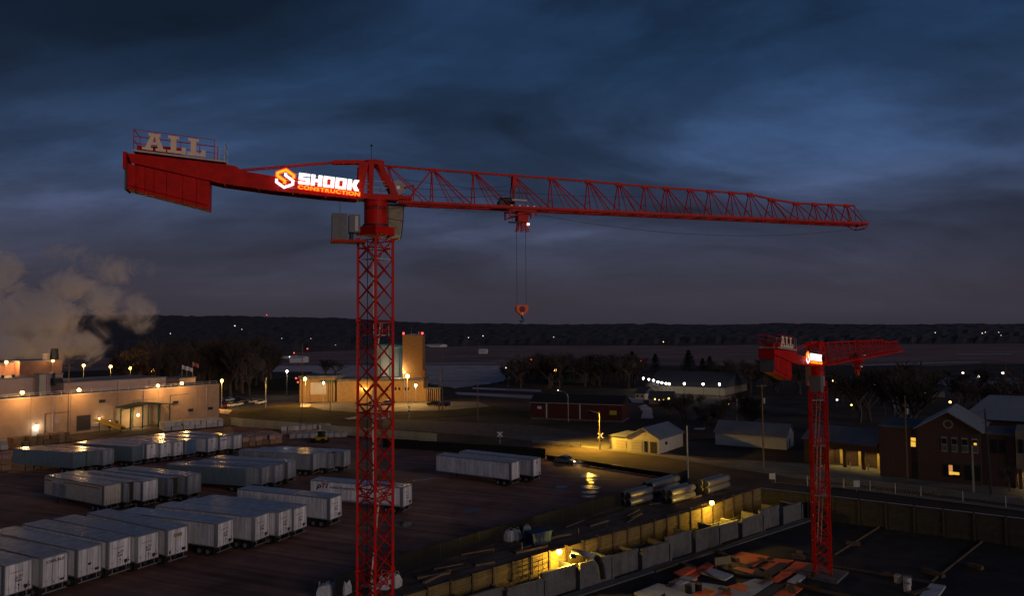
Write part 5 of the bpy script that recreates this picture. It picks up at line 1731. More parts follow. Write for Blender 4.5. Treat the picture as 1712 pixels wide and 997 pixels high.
# street poles on the right
utility_pole(1277, 789, 643, 'tall wooden pole with transformer left of the far crane', ((.98, .9),), transformer=True)
utility_pole(1517, 803, 662, 'wooden pole with grey boxes before the brick station', ((.88, .5),), transformer=True)
utility_pole(1657, 828, 684, 'dark leaning pole with crossarms before the station wing', ((.97, 1.1), (.84, .7), (.72, .5)), lean=-.5, m=DARKST)
utility_pole(1684, 700, 598, 'pole far behind the hall roof at the right edge', ((.95, 1.0),))
utility_pole(1233, 715, 668, 'thin grey sign pole among the dark trees', (), m=STEEL)
utility_pole(1150, 800, 712, 'thin pole at the corner of the building site', (), m=STEEL)
utility_pole(1628, 824, 745, 'slender metal pole before the station entrance', (), m=STEEL)
# chain fence with signs along the street
pts = [at(*q) for q in ((1296, 808), (1350, 814), (1411, 818), (1455, 822), (1497, 827), (1540, 832), (1610, 841), (1682, 850), (1740, 857))]
cf = thing('site_fence', 'chain link fence on pale posts between street and excavation', 'fence', (0, 0, 0))
for p_ in pts:
    MB().tube((p_.x, p_.y, 0), (p_.x, p_.y, 1.75), .05, n=6).build('post', PALE, cf)
wires = MB()
for p_, q_ in zip(pts[:-1], pts[1:]):
    for z_ in (.1, 1.7):
        wires.tube((p_.x, p_.y, z_), (q_.x, q_.y, z_), .025, n=5)
    nW = int((q_ - p_).length / .35)
    for k in range(nW):
        u0, u1 = p_.lerp(q_, k / nW), p_.lerp(q_, (k + 1) / nW)
        wires.tube((u0.x, u0.y, .1), (u1.x, u1.y, 1.7), .008, n=3, caps=False)
        wires.tube((u1.x, u1.y, .1), (u0.x, u0.y, 1.7), .008, n=3, caps=False)
tag(wires.build('chain_mesh', STEEL, cf), kind='stuff')
for px, py, tx in ((1291, 797, 'square white notice board on the fence left of the far crane'), (1432, 809.5, 'square white notice board on the fence right of the far crane')):
    p_ = atY(px, py, at(px, py + 13).y - .2)
    s_ = thing('notice_board', tx, 'sign', (p_.x, p_.y, 0), 0, 'white notice boards on the street fence')
    MB().box(-.5, .5, -.03, .0, p_.z - .5, p_.z + .5).build('board', mat('notice_white', (.36, .36, .37), .7), s_)
    MB().box(-.04, .04, .005, .08, 0, p_.z + .4).build('stake', WOOD, s_)

# ================================================================== excavation
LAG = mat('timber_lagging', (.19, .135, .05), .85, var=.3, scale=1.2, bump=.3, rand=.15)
def lagging(p0, p1, label, bay, hgt, bm_=None):
    a, b_ = Vector((*p0, 0)), Vector((*p1, 0))
    t = thing('retaining_wall', label, 'retaining wall', (a.x, a.y, -4.0), math.atan2(b_.y - a.y, b_.x - a.x), 'soldier pile walls of the excavation')
    n = int((b_ - a).length / bay)
    bw = (b_ - a).length / n
    variants = []
    for v in range(4):
        m_ = MB()
        rr = random.Random(v)
        zz = 0.0
        while zz < hgt - .12:
            h_ = min(rr.uniform(.22, .3), hgt - zz)
            o_ = rr.uniform(-.03, .05)
            m_.box(.13, bw - .13, -.16 + o_, -.02 + o_, zz + .015, zz + h_ - .015)
            zz += h_
        variants.append(m_.mesh('lagging_boards', bm_ or LAG))
    pile = MB().box(-.13, .13, -.3, -.27, 0, hgt + .12).box(-.13, .13, -.02, .01, 0, hgt + .12).box(-.02, .02, -.27, -.02, 0, hgt + .12).mesh('soldier_pile', mat('rusted_steel', (.075, .05, .035), .8, var=.3))
    back = MB().box(0, n * bw, .03, .1, 0, hgt).build('earth_face', PITM, t)
    for k in range(n):
        tag(link('lagging_boards', variants[random.randrange(4)], t, (k * bw, 0, 0)), kind='stuff')
        link('soldier_pile', pile, t, (k * bw, 0, 0))
    return t
lagging(PIT[0], PIT[1], 'timber lagged retaining wall lit yellow by two lamps along the excavation', 2.9, 4.05)
LAG2 = mat('dark_lagging', (.055, .05, .04), .9, var=.3, scale=1.2, bump=.3)  # darker boards for the wall below the street
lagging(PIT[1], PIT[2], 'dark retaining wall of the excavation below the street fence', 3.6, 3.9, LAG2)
for px, py, pw, tx in ((935, 923.5, 900, 'bright sodium work lamp on the lagging wall beside the pale duct'), (1190, 841.5, 800, 'bright sodium work lamp on the lagging wall below the pipe stacks')):
    d_ = ray(px, py)
    c0 = Vector((0, 0, CAM_H))
    u_ = (Vector((*PIT[1], 0)) - Vector((*PIT[0], 0))).normalized()
    nn = Vector((-u_.y, u_.x, 0))
    o0 = Vector((*PIT[0], 0)) - nn * 1.15
    t_ = (o0 - c0).dot(nn) / d_.dot(nn)
    P = c0 + d_ * t_
    wl = thing('work_lamp', tx, 'work lamp', (P.x, P.y, P.z), math.atan2(u_.y, u_.x), 'work lamps on the lagging wall')
    link('lamp_glass', bulb('b', .34), wl)
    MB().bar((0, 1.3, -.3), (0, 0, .36), .06).build('bracket', DARKST, wl)
    MB().box(-.3, .3, -.2, .2, .34, .42).build('hood', DARKST, wl)
    point_light(wl, (0, -1.1, -.45), pw * 2.4, (1, .62, .07), .25)
# concrete walls cast in front of the lagging: panels with cross walls behind
C0, C1 = Vector((45.6, 116.8, -4)), Vector((-14.0, 69.2, -4))
cd = (C0 - C1).normalized()
cn_ = Vector((-cd.y, cd.x, 0))
cw = thing('concrete_wall', 'row of grey concrete basement wall panels standing in the excavation', 'wall', C1, math.atan2(cd.y, cd.x))
Lc = (C0 - C1).length
nP = 14
for k in range(nP):
    a_, b_ = k * Lc / nP, (k + 1) * Lc / nP
    hh = 2.8 + .25 * math.sin(k * 1.7)
    sk = .55 * (k % 2)
    MB().box(a_ + .06, b_ - .06, -.2 - sk, .15 - sk, 0, hh).build('wall_panel', CONC, cw)
    MB().box(b_ - .16, b_ + .16, -.9, 2.9, 0, hh - .35).build('cross_wall', CONC, cw)
MB().box(0, Lc, 2.95, 3.2, 0, 1.6).build('back_wall', CONC, cw)
MB().box(-1, Lc + 1, -2.2, -.95, .0, .16).build('footing', CONC, cw)
dr = MB()
for k in range(60):
    x_ = random.uniform(2, Lc - 2)
    y_ = random.uniform(2.98, 3.16)
    dr.tube((x_, y_, 1.6), (x_ + random.uniform(-.05, .05), y_, 1.6 + random.uniform(.25, .7)), .02, n=4)
tag(dr.build('rebar_stub', mat('rebar_brass_glint', (.35, .22, .08), .4, metal=.6), cw), kind='stuff')
# decks and formwork sheets on the pit floor
ORP = mat('orange_form_panel', (.98, .15, .05), .7, var=.2, scale=.8)
GRP = mat('grey_form_sheet', (.46, .47, .49), .75, var=.2, scale=.6)
DKP = mat('dark_form_sheet', (.045, .047, .055), .8, var=.2, scale=.6)
def slab(pts, z, th, name, m, label, cat, group):
    P = [at(x, y, z) for x, y in pts]
    c = sum(P, Vector()) / len(P)
    o = MB().prism([(p.x - c.x, p.y - c.y, 0) for p in P], (0, 0, -th)).build(name, m, loc=c)
    return tag(o, label, cat, group)
OG = 'orange formwork panels on the pit floor'
slab([(1213, 934), (1239, 923), (1286, 931), (1259, 948)], -3.85, .14, 'form_panel', ORP, 'largest orange formwork panel at the back of the deck', 'panel', OG)
slab([(1272, 949.5), (1296, 934.6), (1326, 937.6), (1281, 954)], -3.85, .14, 'form_panel', ORP, 'orange panel strip second from the back of the deck', 'panel', OG)
slab([(1286.5, 972), (1330, 939.6), (1356, 942.6), (1300, 973)], -3.85, .14, 'form_panel', ORP, 'long narrow orange panel strip nearest the far crane foot', 'panel', OG)
slab([(1288, 999), (1318, 977), (1344, 982), (1316, 1004)], -3.85, .14, 'form_panel', ORP, 'orange panel cut off by the bottom edge right of grey sheets', 'panel', OG)
slab([(1148, 962), (1183, 940), (1194, 946), (1160, 968)], -3.85, .14, 'form_panel', ORP, 'ragged orange panel at the left end of the deck', 'panel', OG)
slab([(1214, 982), (1236, 975), (1251, 981), (1246, 990)], -3.68, .14, 'form_panel', ORP, 'small orange panel lying on the grey sheets', 'panel', OG)
slab([(1190, 1002), (1214, 988), (1226, 992), (1206, 1006)], -3.7, .14, 'form_panel', ORP, 'orange scrap at the bottom edge among grey sheets', 'panel', OG)
slab([(1226, 952), (1232, 948), (1262, 954), (1258, 960)], -3.7, .14, 'form_panel', ORP, 'thin orange panel in front of the tan sign board', 'panel', OG)
GG = 'grey sheets on the pit floor'
slab([(1060, 992), (1100, 976), (1128, 983), (1092, 1002)], -3.74, .25, 'deck_sheet', GRP, 'pale sheet at the far left bottom of the deck', 'sheet', GG)
slab([(1118, 974), (1146, 963), (1166, 968), (1138, 978)], -3.6, .2, 'deck_sheet', GRP, 'pale sheet lying behind the largest grey sheet', 'sheet', GG)
slab([(1172, 958), (1190, 951), (1226, 962), (1212, 970)], -3.6, .2, 'deck_sheet', GRP, 'pale sheet beside the tan notice board', 'sheet', GG)
slab([(1160, 992), (1180, 984), (1198, 988), (1182, 1000)], -3.5, .2, 'form_panel', ORP, 'orange panel leaning on the largest grey sheet', 'panel', OG)
slab([(1126, 958), (1150, 947), (1164, 952), (1140, 964)], -3.6, .2, 'form_panel', ORP, 'orange panel at the foot of the concrete wall', 'panel', OG)
slab([(1112, 980), (1140, 969), (1219, 982), (1192, 1000), (1112, 1000)], -3.72, .3, 'deck_sheet', GRP, 'large grey sheet at the left bottom of the deck', 'sheet', GG)
slab([(1222, 983), (1262, 968), (1292, 974), (1256, 998), (1222, 998)], -3.73, .28, 'deck_sheet', GRP, 'grey sheet in the middle bottom of the deck', 'sheet', GG)
slab([(1316, 972), (1356, 946), (1364, 949), (1334, 974)], -3.75, .25, 'deck_sheet', GRP, 'narrow grey sheet beside the far crane foot', 'sheet', GG)
slab([(1532, 1003), (1556, 976), (1581, 980), (1564, 1004)], -3.7, .25, 'deck_sheet', GRP, 'lone grey sheet at the bottom right of the pit', 'sheet', GG)
slab([(1195, 945), (1216, 938), (1262, 949), (1275, 957), (1304, 941), (1322, 943), (1285, 965), (1230, 960)], -3.78, .2, 'deck_sheet', DKP, 'dark sheet between the orange panels', 'sheet', GG)
slab([(1258, 998), (1292, 976), (1312, 979), (1284, 998)], -3.76, .2, 'deck_sheet', DKP, 'dark sheet at the bottom edge beside an orange panel', 'sheet', GG)
TIM = mat('pale_timber_beam', (.12, .085, .05), .85, var=.25)
def floor_beam(pa, pb, w, label, z=-3.98, m=None):
    a, b_ = at(*pa, z), at(*pb, z)
    o = MB().box(0, (b_ - a).length, -w / 2, w / 2, 0, .22).build('timber_beam', m or TIM, loc=a, rotz=math.atan2(b_.y - a.y, b_.x - a.x))
    tag(o, label, 'beam', 'edge beams on the pit floor')
floor_beam((1385, 948), (1560, 977), .35, 'pale edge beam running right from the far crane foot')
floor_beam((1095, 958), (1275, 893), .3, 'pale edge beam along the foot of the concrete panels')
floor_beam((1395, 930), (1470, 883), .14, 'thin pipe line crossing the dark pit floor behind the far crane')
floor_beam((1555, 977), (1645, 905), .14, 'thin pipe line crossing the pit floor at the far right')
floor_beam((1330, 982), (1420, 1000), .5, 'pale edge beam at the bottom edge near the far crane')
bd = at(1209, 952, -4.0)
sb_ = thing('sign_board', 'tan notice board on stand in the middle of the deck', 'sign', (bd.x, bd.y, -4), R(20))
MB().box(-1.2, 1.2, -.04, .04, .55, 1.5).build('board', mat('tan_board', (.22, .18, .10), .8), sb_)
for x in (-1, 1):
    MB().box(x - .05, x + .05, .05, .12, 0, 1.5).build('leg', WOOD, sb_)
for i, (px, py, r_, tx) in enumerate(((1501, 975, .4, 'round white drum at the bottom right of the pit, left one'), (1517, 979, .45, 'round white drum at the bottom right of the pit, middle one'), (1517, 990, .4, 'round white drum nearest the bottom edge of the pit'), (1151, 992, .4, 'black drum on the grey sheet, left of a pair'), (1168, 991, .4, 'black drum on the grey sheet, right of a pair'))):
    p_ = at(px, py, -4.0 if i < 3 else -3.72)
    dm = thing('drum', tx, 'drum', p_, 0, 'drums on the pit floor')
    MB().lathe([(r_ * .95, 0), (r_, .06), (r_ * .96, .3), (r_, .33), (r_ * .96, .6), (r_, .63), (r_ * .95, .9)], 16).build('shell', PALE if i < 3 else BLACK, dm)
    MB().lathe([(r_ * .9, .9), (r_ * .9, .93)], 16).build('lid', STEEL if i < 3 else DARKST, dm)
# scaffold bay against the lit wall
u_ = (Vector((*PIT[1], 0)) - Vector((*PIT[0], 0))).normalized()
nn = Vector((-u_.y, u_.x, 0))
d_ = ray(888, 958); o0 = Vector((*PIT[0], 0)) - nn * 1.6
P = Vector((0, 0, CAM_H)) + d_ * ((o0 - Vector((0, 0, CAM_H))).dot(nn) / d_.dot(nn))
sc_ = thing('scaffold', 'black tube scaffold in front of the brightly lit lagging', 'scaffold', (P.x, P.y, -4), math.atan2(u_.y, u_.x))
for i in range(4):
    for j in (0, 1):
        MB().tube((-2.6 + i * 1.6, -.6 + j * 1.0, 0), (-2.6 + i * 1.6, -.6 + j * 1.0, 4.4 + .5 * (i % 2)), .04, n=6).build('standard', DARKST, sc_)
for z_ in (1.9, 2.5, 3.1, 3.7, 4.2):
    for j in (0, 1):
        MB().tube((-2.9, -.6 + j, z_), (2.5, -.6 + j, z_ + .05), .035, n=6).build('ledger', DARKST, sc_)
for i in range(3):
    MB().tube((-2.6 + i * 1.6, -.65, 2.5), (-1.0 + i * 1.6, -.65, 4.2), .03, n=6).build('diagonal_brace', DARKST, sc_)
MB().box(-6.5, 2.6, -.5, .3, 2.32, 2.4).build('plank_deck', WOOD, sc_)
# pale ventilation duct with black elbow
d0, d1, d2 = at(958, 923, .7), at(996, 932, .9), at(1008, 950, -.2)
du = thing('ventilation_duct', 'pale round duct with drooping black end lit by the work lamp', 'duct', d0)
q1, q2 = d1 - d0, d2 - d0
MB().tube((0, 0, 0), q1, .34, .34, 14).build('duct_pipe', mat('pale_duct', (.48, .44, .38), .4, var=.1), du, True)
MB().path([q1, q1.lerp(q2, .35) + Vector((0, 0, .12)), q1.lerp(q2, .7) + Vector((0, 0, -.1)), q2 + Vector((0, 0, -1.2))], .36, 12).build('black_elbow', BLACK, du)
MB().box(-.3, .3, -.3, .3, -d0.z, -.34).build('duct_stand', DARKST, du)
MB().bar((q1.x * .6, q1.y * .6, -d0.z), (q1.x * .6, q1.y * .6, q1.z * .6 - .3), .08).build('duct_prop', DARKST, du)
# pipe bundles
PIPE = mat('galvanised_pipe', (.30, .28, .25), .38, metal=.55, var=.2, scale=2, bump=.05)
PG = 'galvanised pipes stacked on the dirt strip'
def pipe_bundle(pa, pb, tx, cols=2):
    a, b_ = at(*pa), at(*pb)
    d = b_ - a; Lp = d.length; ang = math.atan2(d.y, d.x)
    n_ = Vector((-math.sin(ang), math.cos(ang), 0))
    r_ = .52
    for i in range(cols):
        for j in (0, 1):
            o = a + n_ * (i * 1.1 + .55) + Vector((0, 0, .18 + r_ + j * 1.06))
            t = thing('steel_pipe', '%s, %s %s' % (tx, ('lower', 'upper')[j], ('near pipe', 'far pipe')[i]), 'pipe', o, ang, PG)
            m_ = MB()
            prof = []
            for k in range(13):
                x_ = Lp * k / 12
                prof += [(r_ * (1 if k % 2 else .975), x_)]
            m_.lathe(prof, 18)
            m_.v = [(z, y, x) for x, y, z in m_.v]
            m_.build('pipe_shell', PIPE, t, True)
            MB().tube((-.012, 0, 0), (-.004, 0, 0), r_ * .86, n=18).build('end_cap', DARKST, t)
    for f in (.15, .85):
        o = a + d * f
        w_ = MB().box(-.1, .1, 0, cols * 1.15, 0, .17).build('timber_skid', WOOD, loc=o, rotz=ang)
        tag(w_, 'timber skid under %s, %s end' % (tx.replace('pipe in ', ''), 'left' if f < .5 else 'right'), 'skid', 'skids under the pipes')
pipe_bundle((1056, 851), (1094, 839.5), 'pipe in the nearest left stack')
pipe_bundle((1125, 846.5), (1164, 834.5), 'pipe in the middle stack with bright top')
pipe_bundle((1093, 833), (1138, 819), 'pipe in the rear stack behind the bright one')
pipe_bundle((1186, 829.5), (1222, 818), 'pipe in the rightmost stack')
# dark screened fences round the trailer yard
SCR = mat('black_screen_mesh', (.012, .012, .012), .95, var=.3)
def screen_fence(pts, label, h, step=3.0):
    P = [at(*q) for q in pts]
    t = thing('screen_fence', label, 'fence', (0, 0, 0))
    for a, b_ in zip(P[:-1], P[1:]):
        d = b_ - a
        n_ = max(1, int(d.length / step))
        ang = math.atan2(d.y, d.x)
        for k in range(n_):
            o = a + d * (k / n_)
            w_ = d.length / n_
            MB().box(.04, w_ - .02, -.02, .02, .05, h - random.uniform(0, .08)).build('screen_panel', SCR, t, loc=o, rotz=ang)
            MB().tube((0, 0, 0), (0, 0, h + .08), .045, n=6).build('post', DARKST, t, loc=o)
    return t
screen_fence([(560, 1004), (600, 985), (663, 963), (860, 900), (1035, 849), (1150, 806)], 'black screened fence between trailer yard and building site', 2.1)
screen_fence([(640, 749), (912, 768)], 'black screened fence along the far edge of the yard behind two white trailers', 2.2)
screen_fence([(914, 768.5), (1150, 806)], 'low black silt fence between the yard and the yellow road', .95)
# bulk bags, dumpster, timber on the dirt strip
BAG = mat('white_woven_bag', (.46, .45, .45), .9, var=.2, scale=3, bump=.4)
def bag_mesh(seed):
    m = rough_box(1.15, 1.15, 1.25, seed)
    for v in m.vertices:
        if v.co.z > 1.1:
            v.co.x *= .72; v.co.y *= .72
            v.co.z += .15 * math.sin(v.co.x * 9 + seed)
    set_mat(m, BAG)
    m.name = 'bulk_bag'
    return m
for i, (px, py, tx) in enumerate(((852, 905, 'white bulk bag left of three beside the blue skip'), (863, 904, 'white bulk bag in the middle of three beside the blue skip'), (881, 899, 'white bulk bag right of three touching the blue skip'), (540, 1000, 'white bulk bag leftmost at the bottom left of the mast foot'), (556, 997, 'white bulk bag second from left at the bottom of the frame'), (575, 994, 'white bulk bag left of the crane mast at the bottom edge'), (643, 985, 'white bulk bag seen through the crane mast at the bottom'), (660, 982, 'white bulk bag just right of the crane mast at the bottom'))):
    p_ = at(px, py)
    t = thing('bulk_bag', tx, 'bulk bag', (p_.x, p_.y, .013), random.uniform(0, 1.5), 'white bulk bags')
    link('sack', bag_mesh(i), t)
    lp = MB()
    for sx in (-1, 1):
        lp.path([(sx * .35, -.3, 1.25), (sx * .38, -.1, 1.5), (sx * .38, .12, 1.5), (sx * .35, .3, 1.25)], .03, 5)
    tag(lp.build('lifting_loop', BAG, t), kind='stuff')
p_ = at(893, 916)
sk = thing('skip', 'dark blue steel skip beside the white bulk bags', 'skip', (p_.x, p_.y, .013), R(35))
BLS = mat('blue_skip_paint', (.02, .04, .08), .6, var=.2, scale=1.5)
MB().prism([(0, 0, .2), (2.5, 0, .2), (2.8, 0, 1.5), (-.2, 0, 1.5)], (0, 1.7, 0)).build('body', BLS, sk)
MB().box(-.25, 2.85, -.06, 1.76, 1.5, 1.6).build('rim', BLS, sk)
MB().box(.2, 2.4, .2, 1.5, .01, .199).build('base_runner', DARKST, sk)
for k in range(4):
    MB().box(.3 + k * .6, .4 + k * .6, -.06, -.003, .3, 1.49).build('rib', BLS, sk)
rt = random.Random(5)
for i in range(18):
    f = (i + rt.random()) / 18
    ax, ay = 690 + f * 470, 978 - f * 140
    c_ = at(ax + rt.uniform(-20, 40), ay + rt.uniform(-12, 2) - 6)
    ln = rt.uniform(2.0, 4.8)
    o = MB().box(-ln / 2, ln / 2, -.18, .18, 0, rt.uniform(.1, .28)).build('timber_plank', WOOD, loc=(c_.x, c_.y, .013), rotz=R(42) + rt.uniform(-.35, .35))
    tag(o, 'loose timber plank on the dirt strip beside the black fence, %s from left' % ORD(i + 1), 'plank', 'loose planks on the dirt strip')
for i in range(9):
    f = i / 8
    o = at(700 + f * 380, 982 - f * 104)
    MBp = MB().tube((0, 0, 0), (0, 0, 1.15), .035, n=6).build('edge_post', DARKST, loc=(o.x - 1.2, o.y + 1.2, .012))
    tag(MBp, 'thin dark edge post along the top of the lagging wall, %s from left' % ORD(i + 1), 'post', 'edge posts along the excavation')

# loose material about the deck
rt = random.Random(21)
REB = mat('rusty_rebar', (.16, .075, .04), .8, var=.3)
for i in range(10):
    c_ = at(rt.uniform(1110, 1360), rt.uniform(945, 992), -3.98)
    m_ = MB()
    for k in range(9):
        y_ = (k - 4) * .07
        m_.tube((-1.6, y_ + rt.uniform(-.03, .03), .06 + .05 * (k % 3)), (1.6, y_ + rt.uniform(-.03, .03), .06 + .05 * (k % 3)), .025, n=4)
    tag(m_.build('rebar_bundle', REB, loc=(c_.x, c_.y, -3.72), rotz=rt.uniform(0, 3)), 'rusty rebar bundle on the deck near the far crane, number %s from left' % ORD(i + 1), 'rebar', 'rebar bundles on the deck')['kind'] = 'stuff'
for i in range(16):
    c_ = at(rt.uniform(1100, 1690), rt.uniform(905, 995), -3.98)
    ln = rt.uniform(1.2, 3.2)
    t_ = thing('timber_stack', 'small stack of boards on the pit floor, %s from the start of the row' % ORD(i + 1), 'timber', (c_.x, c_.y, -3.99), rt.uniform(0, 3), 'board stacks on the pit floor')
    for k in range(rt.randrange(2, 5)):
        MB().box(-ln / 2, ln / 2, -.4 + .04 * k, .4 - .05 * k, k * .12, k * .12 + .1).build('board', TIM, t_)
# ================================================================== trees
def bare_tree_meshes(seed, H=12.0, spread=.55, twig_n=3):
    r_ = random.Random(seed)
    tr, cr = MB(), MB()
    def grow(p, d, ln, rad, lev):
        q = p + d * ln
        mb = tr if lev < 2 else cr
        if lev < 4:
            mid = p.lerp(q, .5) + Vector((r_.uniform(-1, 1), r_.uniform(-1, 1), 0)) * ln * .05
            mb.tube(p, mid, rad, rad * .85, 5 if lev < 2 else 3, caps=False)
            mb.tube(mid, q, rad * .85, rad * .68, 5 if lev < 2 else 3, caps=False)
        else:
            mb.tube(p, q, rad, rad * .5, 3, caps=False)
        if lev >= 5:
            return
        n = (4, 4, 4, 3, 3)[lev]
        for k in range(n):
            t = r_.uniform(.45, 1.0) if k else 1.0
            b = p + (q - p) * t
            ax = Vector((r_.uniform(-1, 1), r_.uniform(-1, 1), r_.uniform(-.25, .6))).normalized()
            nd = (d * (1 - spread) + ax * spread + Vector((0, 0, .16))).normalized()
            grow(b, nd, ln * r_.uniform(.58, .82), max(.034, rad * (.62 if lev < 3 else .5)), lev + 1)
    grow(Vector((0, 0, 0)), Vector((0, 0, 1)), H * .26, H * .020, 0)
    zmax = max(v[2] for v in cr.v)
    k = H / zmax
    for m in (tr, cr):
        m.v = [(x * k, y * k, z * k) for x, y, z in m.v]
    return tr.mesh('trunk', BARK), cr.mesh('crown', mat('twig_bark', (.055, .042, .036), .95, var=.3, scale=3, rand=.3))
TREES = [bare_tree_meshes(s, 12.0, sp) for s, sp in ((1, .5), (2, .58), (5, .62), (8, .45))]
def bare_tree(x, y, h, label, group, k=None, m=None, wide=1.0):
    k = random.randrange(4) if k is None else k
    t = thing('bare_tree', label, 'tree', (x, y, 0), random.uniform(0, 6.28), group)
    s = h / 12.0
    t.scale = (s * wide, s * wide, s)
    link('trunk', TREES[k][0], t, m=m)
    link('crown', TREES[k][1], t)
    return t
def tree_px(px, Y, top, label, group, **kw):
    p = atY(px, top, Y)
    return bare_tree(p.x, Y, max(3, p.z), label, group, **kw)
rt = random.Random(11)
for i in range(60):
    px = 205 + i * 4.2 + rt.uniform(-1.5, 1.5)
    tree_px(px, rt.uniform(300, 430), rt.uniform(556, 590) if px > 240 else rt.uniform(570, 595), 'bare tree in the dark wood behind the mill and car park, %s from left' % ORD(i + 1), 'bare wood behind the mill', wide=1.1)
for i in range(72):
    px = 845 + i * 3.1 + rt.uniform(-1.5, 1.5)
    tree_px(px, rt.uniform(330, 470), rt.uniform(588, 606) if px > 880 else rt.uniform(600, 612), 'bare tree in the dark thicket beyond the red shed, %s from left' % ORD(i + 1), 'bare thicket beyond the red shed', wide=1.35)
for i in range(34):
    px = 1195 + i * 4.3 + rt.uniform(-1.5, 1.5)
    tree_px(px, rt.uniform(290, 430), rt.uniform(598, 618), 'bare tree in the thicket left of the far crane, %s from left' % ORD(i + 1), 'bare thicket by the far crane', wide=1.3)
for i in range(32):
    px = 1110 + i * 5.2 + rt.uniform(-2.5, 2.5)
    tree_px(px, rt.uniform(185, 250), rt.uniform(652, 690), 'bare tree among the dark trees behind the garage and sheds, %s from left' % ORD(i + 1), 'bare trees behind the garage', wide=1.2)
for i in range(48):
    px = 1395 + i * 7 + rt.uniform(-2.5, 2.5)
    tree_px(px, rt.uniform(190, 420), rt.uniform(606, 655), 'bare tree in the dark belt behind the brick station, %s from left' % ORD(i + 1), 'bare belt behind the station', wide=1.2)
PALEB = mat('pale_sycamore_bark', (.26, .22, .18), .9, var=.3, scale=3)
tree_px(1497, 172, 602, 'tall bare tree with pale trunk left of the brick station gable', 'pale bare trees by the station', k=0, m=PALEB)
tree_px(1516, 165, 606, 'tall bare tree with pale limbs right beside its pale neighbour', 'pale bare trees by the station', k=3, m=PALEB)
tree_px(1690, 150, 612, 'bare tree with spreading limbs at the right edge', 'pale bare trees by the station', k=1)
tree_px(1686, 117, 772, 'small bare shrub tree before the lit station porch', 'shrubs', k=2)
for px, Y, top, tx in ((870, 330, 590, 'leafless tree left of the barn with lamp'), (560, 420, 596, 'dark bush on the snow behind the brick plant'), (545, 420, 600, 'dark bush left of its twin on the snow behind the plant')):
    tree_px(px, Y, top, tx, 'single dark trees', wide=1.6)
def conifer_meshes(seed):
    r_ = random.Random(seed)
    tr = MB().tube((0, 0, 0), (0, 0, 11.6), .2, .03, 6)
    cr = MB()
    for k in range(900):
        f = r_.random() ** .8
        z = .8 + f * 11.2
        rad = (1 - f) ** .85 * 3.0 * r_.uniform(.35, 1.1)
        a = r_.uniform(0, 6.283)
        c = Vector((rad * math.cos(a), rad * math.sin(a), z - rad * .18))
        o = Vector((math.cos(a), math.sin(a), -.35))
        s = r_.uniform(.35, .75)
        side = Vector((-math.sin(a), math.cos(a), r_.uniform(-.2, .2)))
        cr.add([c - o * s * .8, c + side * s * .45, c + o * s, c - side * s * .45], [(0, 1, 2, 3)])
    me = bpy.data.meshes.new('crown')
    me.from_pydata(cr.v, [], cr.f)
    me.materials.append(mat('dark_needles', (.018, .026, .018), .9, var=.4, scale=1.5))
    return tr.mesh('trunk', BARK), me
CON = [conifer_meshes(s) for s in (1, 2)]
for i, (px, top, base, tx) in enumerate(((1057, 588, 626, 'dark conifer at the right end of the thicket'), (1096, 592, 622, 'dark conifer standing alone above the row of lamps'), (1152, 586, 628, 'tallest dark conifer against the field'), (1175, 599, 626, 'small dark conifer left of a close pair'), (1187, 596, 626, 'small dark conifer right of a close pair'))):
    b = at(px, base)
    h = atY(px, top, b.y).z
    t = thing('conifer', tx, 'tree', (b.x, b.y, 0), i, 'dark conifers')
    s = h / 12
    t.scale = (s * 1.9, s * 1.9, s)
    link('trunk', CON[i % 2][0], t)
    link('crown', CON[i % 2][1], t)
# ================================================================== middle distance houses
def house(pa, pb, hpx, depth, rise, label, wall, roof, cat='house', name='house', group=None, win=True):
    F_ = Front(pa, pb)
    t = thing(name, label, cat, (F_.a.x, F_.a.y, 0), F_.ang, group)
    h = atY(pa[0], pa[1] - hpx, F_.a.y).z
    MB().box(0, F_.len, 0, depth, 0, h).build('wall', wall, t)
    MB().prism([(-.4, -.5, h + .005), (-.4, depth + .5, h + .005), (-.4, depth / 2, h + rise)], (F_.len + .8, 0, 0)).build('roof', roof, t)
    if win:
        n = max(2, int(F_.len / 3.5))
        for k in range(n):
            w_ = MB().box((k + .5) * F_.len / n - .5, (k + .5) * F_.len / n + .5, -.05, -.004, h * .35, h * .75).build('window', FRM, t)
            MB().box((k + .5) * F_.len / n - .42, (k + .5) * F_.len / n + .42, -.07, -.052, h * .38, h * .72).build('glass', GLASSD, w_)
    return t, F_, h
GRN = mat('green_grey_siding', (.10, .13, .11), .8, var=.15)
DRF = mat('dark_roof', (.06, .06, .065), .7, var=.2)
MID = mat('dim_grey_siding', (.16, .15, .14), .85, var=.15)
house((917, 640), (974, 641), 16, 14, 5.0, 'greenish barn with lamp on its gable in the thicket', GRN, DRF, 'barn', 'barn')
house((1080, 656), (1212, 662), 12, 30, 5.5, 'wide low warehouse with a row of bright lamps under its eaves', mat('warehouse_tan', (.24, .21, .15), .85, var=.15), DRF, 'warehouse', 'warehouse', win=False)
house((1062, 668), (1078, 669), 10, 8, 2.5, 'small pale block building left of the lit house windows', PALE, DRF)
house((1085, 676), (1125, 677), 9, 8, 2.5, 'small dark house with a row of lit windows', MID, DRF, win=False)
house((1535, 664), (1580, 665), 10, 9, 2.5, 'dark house with orange lit windows behind the station', MID, DRF, win=False)
house((458, 600), (484, 600), 4.5, 18, 3, 'tiny pale building with white lamp beyond the snow', PALE, DRF, win=False)
house((484, 607), (506, 607), 8, 12, 1.5, 'small white box building beyond the snow field', CB, CB, win=False)
house((800, 592), (812, 592), 4, 10, 3, 'tiny pale farmhouse far out on the plain', PALE, CB, win=False)
house((705, 581), (736, 581), 3, 30, 2, 'long pale roofed farm shed far out right of the brick tower', CB, CB, win=False)
